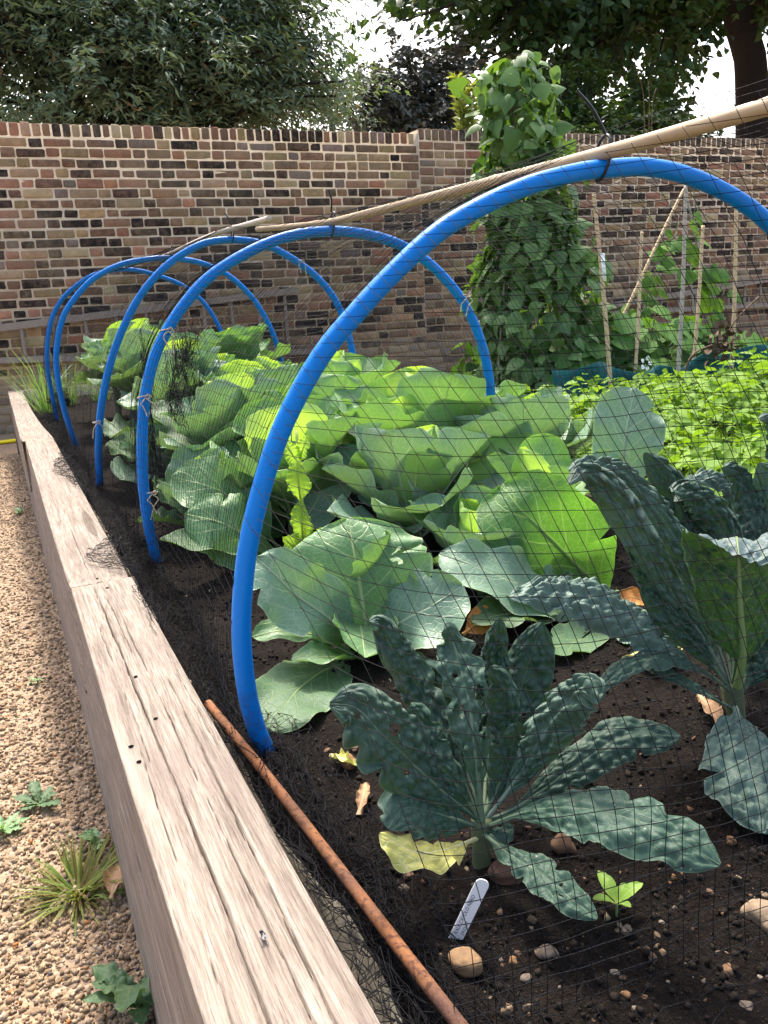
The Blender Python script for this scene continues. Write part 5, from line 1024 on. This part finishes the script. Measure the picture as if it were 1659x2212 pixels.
squash(1390, 780, 5.0, 60, .46, .80, .21, 'bushy squash plant with round leaves beside the bean column', 1); squash(1480, 800, 5.0, 54, .48, .66, .20, 'squash plant at the foot of the pale grey pole', 2); squash(1560, 800, 4.9, 44, .48, .52, .19, 'low squash plant around the withered stalk', 3); squash(1640, 800, 5.0, 40, .5, .46, .19, 'low squash plant past the withered stalk near the wall', 4); squash(1300, 800, 4.95, 30, .34, .6, .18, 'squash plant crowding the foot of the bean column', 5)
xs = np.linspace(3.15, 6.6, 120); yb = 4.45 + .06 * np.sin(xs * 3) + .03 * np.sin(xs * 11); zt = .42 + .04 * np.sin(xs * 4.3) + .025 * np.sin(xs * 13)
rowsz = np.linspace(0, 1, 10); V = np.stack([np.stack([xs + .0 * q, yb + .035 * np.sin(xs * 17 + q * 3) * q, .05 + (zt - .05) * q], 1) for q in rowsz], 0).reshape(-1, 3); i = np.arange(9)[:, None] * 120 + np.arange(119)[None]; F = np.stack([i, i + 1, i + 121, i + 120], -1).reshape(-1, 4)
o = mk('windbreak_mesh', V, F, M['teal'], label='sagging teal green windbreak mesh strip between potatoes and squash', cat='mesh'); sm = o.modifiers.new('solid', 'SOLIDIFY'); sm.thickness = .004
wb = on_y(1560, 740, 4.3); ws = thing('withered_stalk', (wb[0], wb[1], .1), 'withered brown flower head on a bent dry stalk', 'dead plant')
V, F = tube(resample([(wb[0] - .35, 4.3, .1), on_y(1490, 775, 4.3), on_y(1560, 735, 4.3), on_y(1590, 690, 4.3), on_y(1640, 640, 4.3)], 30), np.linspace(.008, .005, 30), 6); mk('stalk', V, F, M['twig'], ws)
rr = np.random.default_rng(3); mm = 90; pp = wb + rr.normal(size=(mm, 3)) * (.05, .04, .06); V, F, C = leaf_cloud(OVAL, pp, rr.normal(size=(mm, 3)), rr.normal(size=(mm, 3)), rr.uniform(.04, .09, mm), np.full(mm, .2), 4, np.ones(mm)); mk('dry_head', V, F, M['twig'], ws, col=C)

# ------------------------------------------------------------------ ladders on the wall, hose
def ladder(name, T0, T1, B0, B1, rungs, label, rr_=.02):
    t = thing(name, np.array(B0), label, 'ladder', 'old ladders resting sideways along the wall')
    for A, B, w in ((T0, T1, .028), (B0, B1, .024)):
        A, B = np.array(A), np.array(B); d_ = unit(B - A); n_ = np.array([0, 1, 0.]); u_ = np.cross(n_, d_); V = np.array([A + d_ * L_ + n_ * s1 * .022 + u_ * s2 * w for L_ in (0, np.linalg.norm(B - A)) for s1, s2 in ((-1, -1), (1, -1), (1, 1), (-1, 1))]); mk('rail', V, [(0, 1, 2, 3), (7, 6, 5, 4), (0, 4, 5, 1), (1, 5, 6, 2), (2, 6, 7, 3), (3, 7, 4, 0)], M['oldwood'], t, smooth=False)
    for k in range(rungs):
        f = (k + .5) / rungs; A = np.array(T0) + (np.array(T1) - T0) * f; B = np.array(B0) + (np.array(B1) - B0) * ((A[0] - B0[0]) / (B1[0] - B0[0])); P = resample([A, (A + B) / 2, B], 8); V, F = tube(P, [.012, .015, .016, .017, .017, .016, .015, .012], 8); mk('rung', V, F, M['oldwood'], t)
YL = 7.69
ladder('orchard_ladder', (-.9, YL, .80), (2.63, YL, 1.045), (-.9, YL, .655), (2.95, YL, .47), 14, 'tapering old wooden ladder on its side behind the far hoops')
ladder('wooden_ladder', (6.05, YL, .70), (9.6, YL, .97), (6.1, YL, .63), (9.6, YL, .58), 14, 'dark old wooden ladder on its side behind the young beans')
for k, px_ in enumerate((.2, 2.3, 6.6, 9.2)):                         # iron brackets that carry the ladders
    t = (px_ + .9) / 3.85 if px_ < 4 else (px_ - 6.1) / 3.5; zb = (.655 - .185 * t - .026) if px_ < 4 else (.63 - .05 * t - .026)
    V, F = tube(resample([(px_, 7.77, zb - .008), (px_, 7.68, zb - .008), (px_, 7.655, zb - .006), (px_, 7.65, zb + .03)], 16), .007, 7); mk('iron_bracket', V, F, M['bark'], label=['iron bracket in the wall under the orchard ladder by the onions', 'iron bracket in the wall under the wide end of the orchard ladder', 'iron bracket under the dark ladder near the bean canes', 'iron bracket under the far end of the dark ladder'][k], cat='bracket')
hp = [(-1.5, 7.0, .014), (-.6, 7.05, .014), (.1, 7.15, .014), (1.0, 7.22, .014), (2.0, 7.3, .014), (2.75, 7.42, .014), (3.4, 7.5, .014), (4.1, 7.52, .014), (5.2, 7.4, .014), (6.5, 7.2, .014)]
hs = thing('garden_hose', (1, 7.2, .014), 'yellow garden hose laid double along the foot of the wall', 'hose')
for o_ in (0, .034): V, F = tube(resample(np.array(hp) + (0, o_, .001), 160), .0135, 8); mk('hose_strand', V, F, M['hose'], hs)
c = on_y(1668, 762, 7.6); c[1] = 7.70; a = np.linspace(0, 6.283, 60); V, F = tube(np.stack([c[0] + .14 * np.cos(a), np.full(60, 7.70) + .01 * np.sin(a * 3), c[2] + .17 * np.sin(a)], 1), .013, 8, False); mk('hose_coil', V, F, M['hose'], label='yellow hose loop hanging against the wall beyond the canes', cat='hose')

# ------------------------------------------------------------------ onions at the far bed end, growth on the wall top
for k, (x, y, n, ln, lb) in enumerate([(.25, 5.5, 60, .52, 'clump of long thin onion leaves by the far hoop foot'), (.40, 5.85, 50, .46, 'clump of onion leaves at the far bed corner'), (.22, 5.85, 36, .44, 'floppy onion leaves hanging over the bleached sleeper'), (.62, 6.0, 40, .30, 'short grassy onion clump before the bed end')]):
    grass((x, y, soil_z(np.array([[x, y]]))[0]), n, ln, .06, lb, 900 + k, 'onion_clump', 'chive', (45, 88), 'onions', wid=.0036, droop=.9)
def wall_weed(px0, pxt, py0, pyt, Y, n, label, seed):
    rr = np.random.default_rng(seed); b = on_y(px0, py0, Y); b[2] = 2.455; tp = on_y(pxt, pyt, Y); t = thing('wall_fleabane', b, label, 'weed', 'weeds on the wall top'); P = resample([b, (b + tp) / 2 + (.02, 0, 0), tp], 24); V, F = tube(P, np.linspace(.008, .003, 24), 6); mk('stem', V, F, M['stem'], t)
    pi = rr.uniform(0, 23, n).astype(int); hdv = rr.normal(size=(n, 3)) * (1, 1, .3) + UP * .75; V, F, C = leaf_cloud(NARROW, P[pi], hdv, rr.normal(size=(n, 3)) + UP, rr.uniform(.06, .14, n), rr.uniform(.3, .9, n), seed); mk('foliage', V, F, M['grass'], t, col=C, kind='stuff')
wall_weed(1000, 985, 300, 160, 7.8, 120, 'tallest feathery weed spike on the wall top beside the bean column', 1); wall_weed(1020, 1013, 300, 185, 7.8, 130, 'second feathery weed spike on the wall top', 2); wall_weed(1010, 1000, 300, 230, 7.8, 120, 'short bushy weed on the wall top between two spikes', 3)
A, B = on_y(395 * 0 + 1385, 290, 8.6), on_y(1378, 130, 8.6)
for k, (x0, x1, y1, lb) in enumerate([(1392, 1372, 140, 'tallest bare thin twig standing above the wall'), (1402, 1400, 175, 'bare thin twig above the wall, middle of three'), (1408, 1418, 190, 'bare thin twig above the wall, leaning right')]):
    A, B = on_y(x0, 300, 9.0), on_y(x1, y1, 9.0); A[2] = 0; V, F = tube(resample([A, on_y(x0, 260, 9.0), B], 24), np.linspace(.012, .003, 24), 5); mk('bare_shrub_stem', V, F, M['twig'], label=lb, cat='twig', group='bare stems behind the wall')

# ------------------------------------------------------------------ trees behind the wall
def branch_tree(base, trunk_pts, tr, tips, T, mat, nleaf, ls, spread, droop, seed, label, name, hang=.5, tint=(.35, .25), brown=0., nrm=.5, scat=.12, lo=10):
    rr = np.random.default_rng(seed); t = thing(name, base, label, 'tree'); P = resample(trunk_pts, 30); V, F = tube(P, np.linspace(tr, tr * .45, 30), 12); mk('trunk', V, F, M['bark'], t)
    parts, pos, X, Nn, S, TT = [], [], [], [], [], []
    per = max(1, nleaf // len(tips))
    for tip in tips:
        tip = np.array(tip, float); st_ = P[int(np.clip(rr.uniform(lo, 29), 0, 29))]; mid_ = (st_ + tip) / 2 + (0, 0, .25 + .25 * rr.random()); B = resample([st_, mid_, tip], 24)
        parts.append(tube(B[::2], np.linspace(tr * .18, .012, 12), 4, False)); d_ = unit((tip - mid_) * (1, 1, .4)); clump = rr.normal() * .2
        nt = 12; pl = max(2, per // nt)
        for w in range(nt):
            u0 = .35 + .65 * (w + rr.random()) / nt; p0_ = np.array([np.interp(u0, np.linspace(0, 1, 24), B[:, k]) for k in range(3)]); dr = unit(d_ * .8 + rr.normal(size=3) * (1, 1, .45)); ln_ = spread * rr.uniform(1.0, 2.2)
            q = np.linspace(.08, 1, pl) + rr.normal(size=pl) * .03; cen = p0_ + dr * (q * ln_)[:, None] - UP * (droop * (q * ln_) ** 2)[:, None] + rr.normal(size=(pl, 3)) * spread * scat
            sdv = unit(np.cross(dr, UP)) * np.where(np.arange(pl) % 2, 1, -1)[:, None]; dd = dr - UP * (2 * droop * q * ln_)[:, None]
            pos.append(cen); X.append(unit(dd * .75 + sdv * .75 - UP * hang + rr.normal(size=(pl, 3)) * .3)); Nn.append(unit(UP + rr.normal(size=(pl, 3)) * nrm)); S.append(ls * rr.uniform(.6, 1.25, pl)); TT.append(np.clip(rr.normal(tint[0], tint[1] * .6, pl) + clump + .25 * (q - .5), 0, 1))
    V, F = join(parts); mk('limbs', V, F, M['bark'], t)
    pos = np.concatenate(pos); br = (rr.random(len(pos)) < brown) * rr.uniform(.3, .8, len(pos)); V, F, C = leaf_cloud(T, pos, np.concatenate(X), np.concatenate(Nn), np.concatenate(S), np.concatenate(TT), seed, br); mk('crown', V, F, mat, t, col=C, kind='stuff'); return t
r = np.random.default_rng(5)
def tips_px(n, x0, x1, y0, y1, Ya, Yb, f=None):
    out = []
    while len(out) < n:
        x, y = r.uniform(x0, x1), r.uniform(y0, y1)
        if f and not f(x, y): continue
        out.append(on_y(x, y, r.uniform(Ya, Yb)))
    return out
lt = tips_px(180, -320, 850, -230, 262, 9.2, 12.2, lambda x, y: not (x > 735 + .3 * y) and not (x < 60 and 0 < y < 70))
lt += tips_px(46, 480, 770, 20, 262, 9.6, 11.6, lambda x, y: not (x > 690 + .3 * y))
branch_tree((2.2, 11.2, 0), [(2.2, 11.2, 0), (2.25, 11.2, 1.6), (2.15, 11.1, 3.2), (2.3, 11.0, 5.0)], .22, lt, NARROW, M['yew'], 80000, .115, .40, .30, 101, 'wide arching dark green tree with drooping sprays behind the wall', 'drooping_tree', hang=.12, tint=(.45, .3), brown=.05)
pt = tips_px(46, 680, 1010, 95, 290, 11.5, 13.5, lambda x, y: y > 270 - (x - 640) * .75 or x > 860)
branch_tree((6.6, 12.6, 0), [(6.6, 12.6, 0), (6.6, 12.6, 1.5), (6.5, 12.6, 2.6), (6.4, 12.6, 3.6)], .11, pt, DIAM, M['plum'], 16000, .11, .26, .1, 102, 'small purple-leaved dark tree between the two big trees', 'purple_plum_tree', hang=.2)
def syc_ok(x, y):
    if x > 1440 and y > 300: return False
    if 1470 < x < 1680 and 70 < y < 270: return False
    if x < 1000 and y > 60 + (x - 800) * .55: return False
    if x > 1180 and y > 245: return False
    return True
stp = tips_px(230, 820, 1900, -260, 255, 12.0, 16.5, syc_ok)
tb = on_y(1640, 240, 14.0)
branch_tree((tb[0], 14.0, 0), [(tb[0] + .1, 14.0, 0), (tb[0], 14.0, 2.2), on_y(1622, 150, 14.0), on_y(1600, 60, 14.0), on_y(1560, -120, 14.0), on_y(1480, -300, 14.0)], .46, stp, SYC, M['syc'], 42000, .155, .34, .12, 103, 'huge dark broad-leaved tree with thick trunk towering behind the wall', 'sycamore_tree', hang=.35, tint=(.3, .25), scat=.35, lo=21)
sh = tips_px(34, 1180, 1480, 225, 300, 10.0, 11.5, lambda x, y: y > 235 + .02 * abs(x - 1380)) + tips_px(44, 1120, 1560, 120, 300, 11.5, 13.0, lambda x, y: y > 120 + max(0, x - 1420) * .9)
branch_tree((8.3, 10.8, 0), [(8.3, 10.8, 0), (8.3, 10.8, .8), (8.2, 10.8, 1.6), (8.2, 10.8, 2.2)], .08, sh, DIAM, M['syc'], 26000, .11, .24, .1, 104, 'green shrub just showing above the wall under the huge tree', 'shrub', hang=.2, tint=(.5, .25))
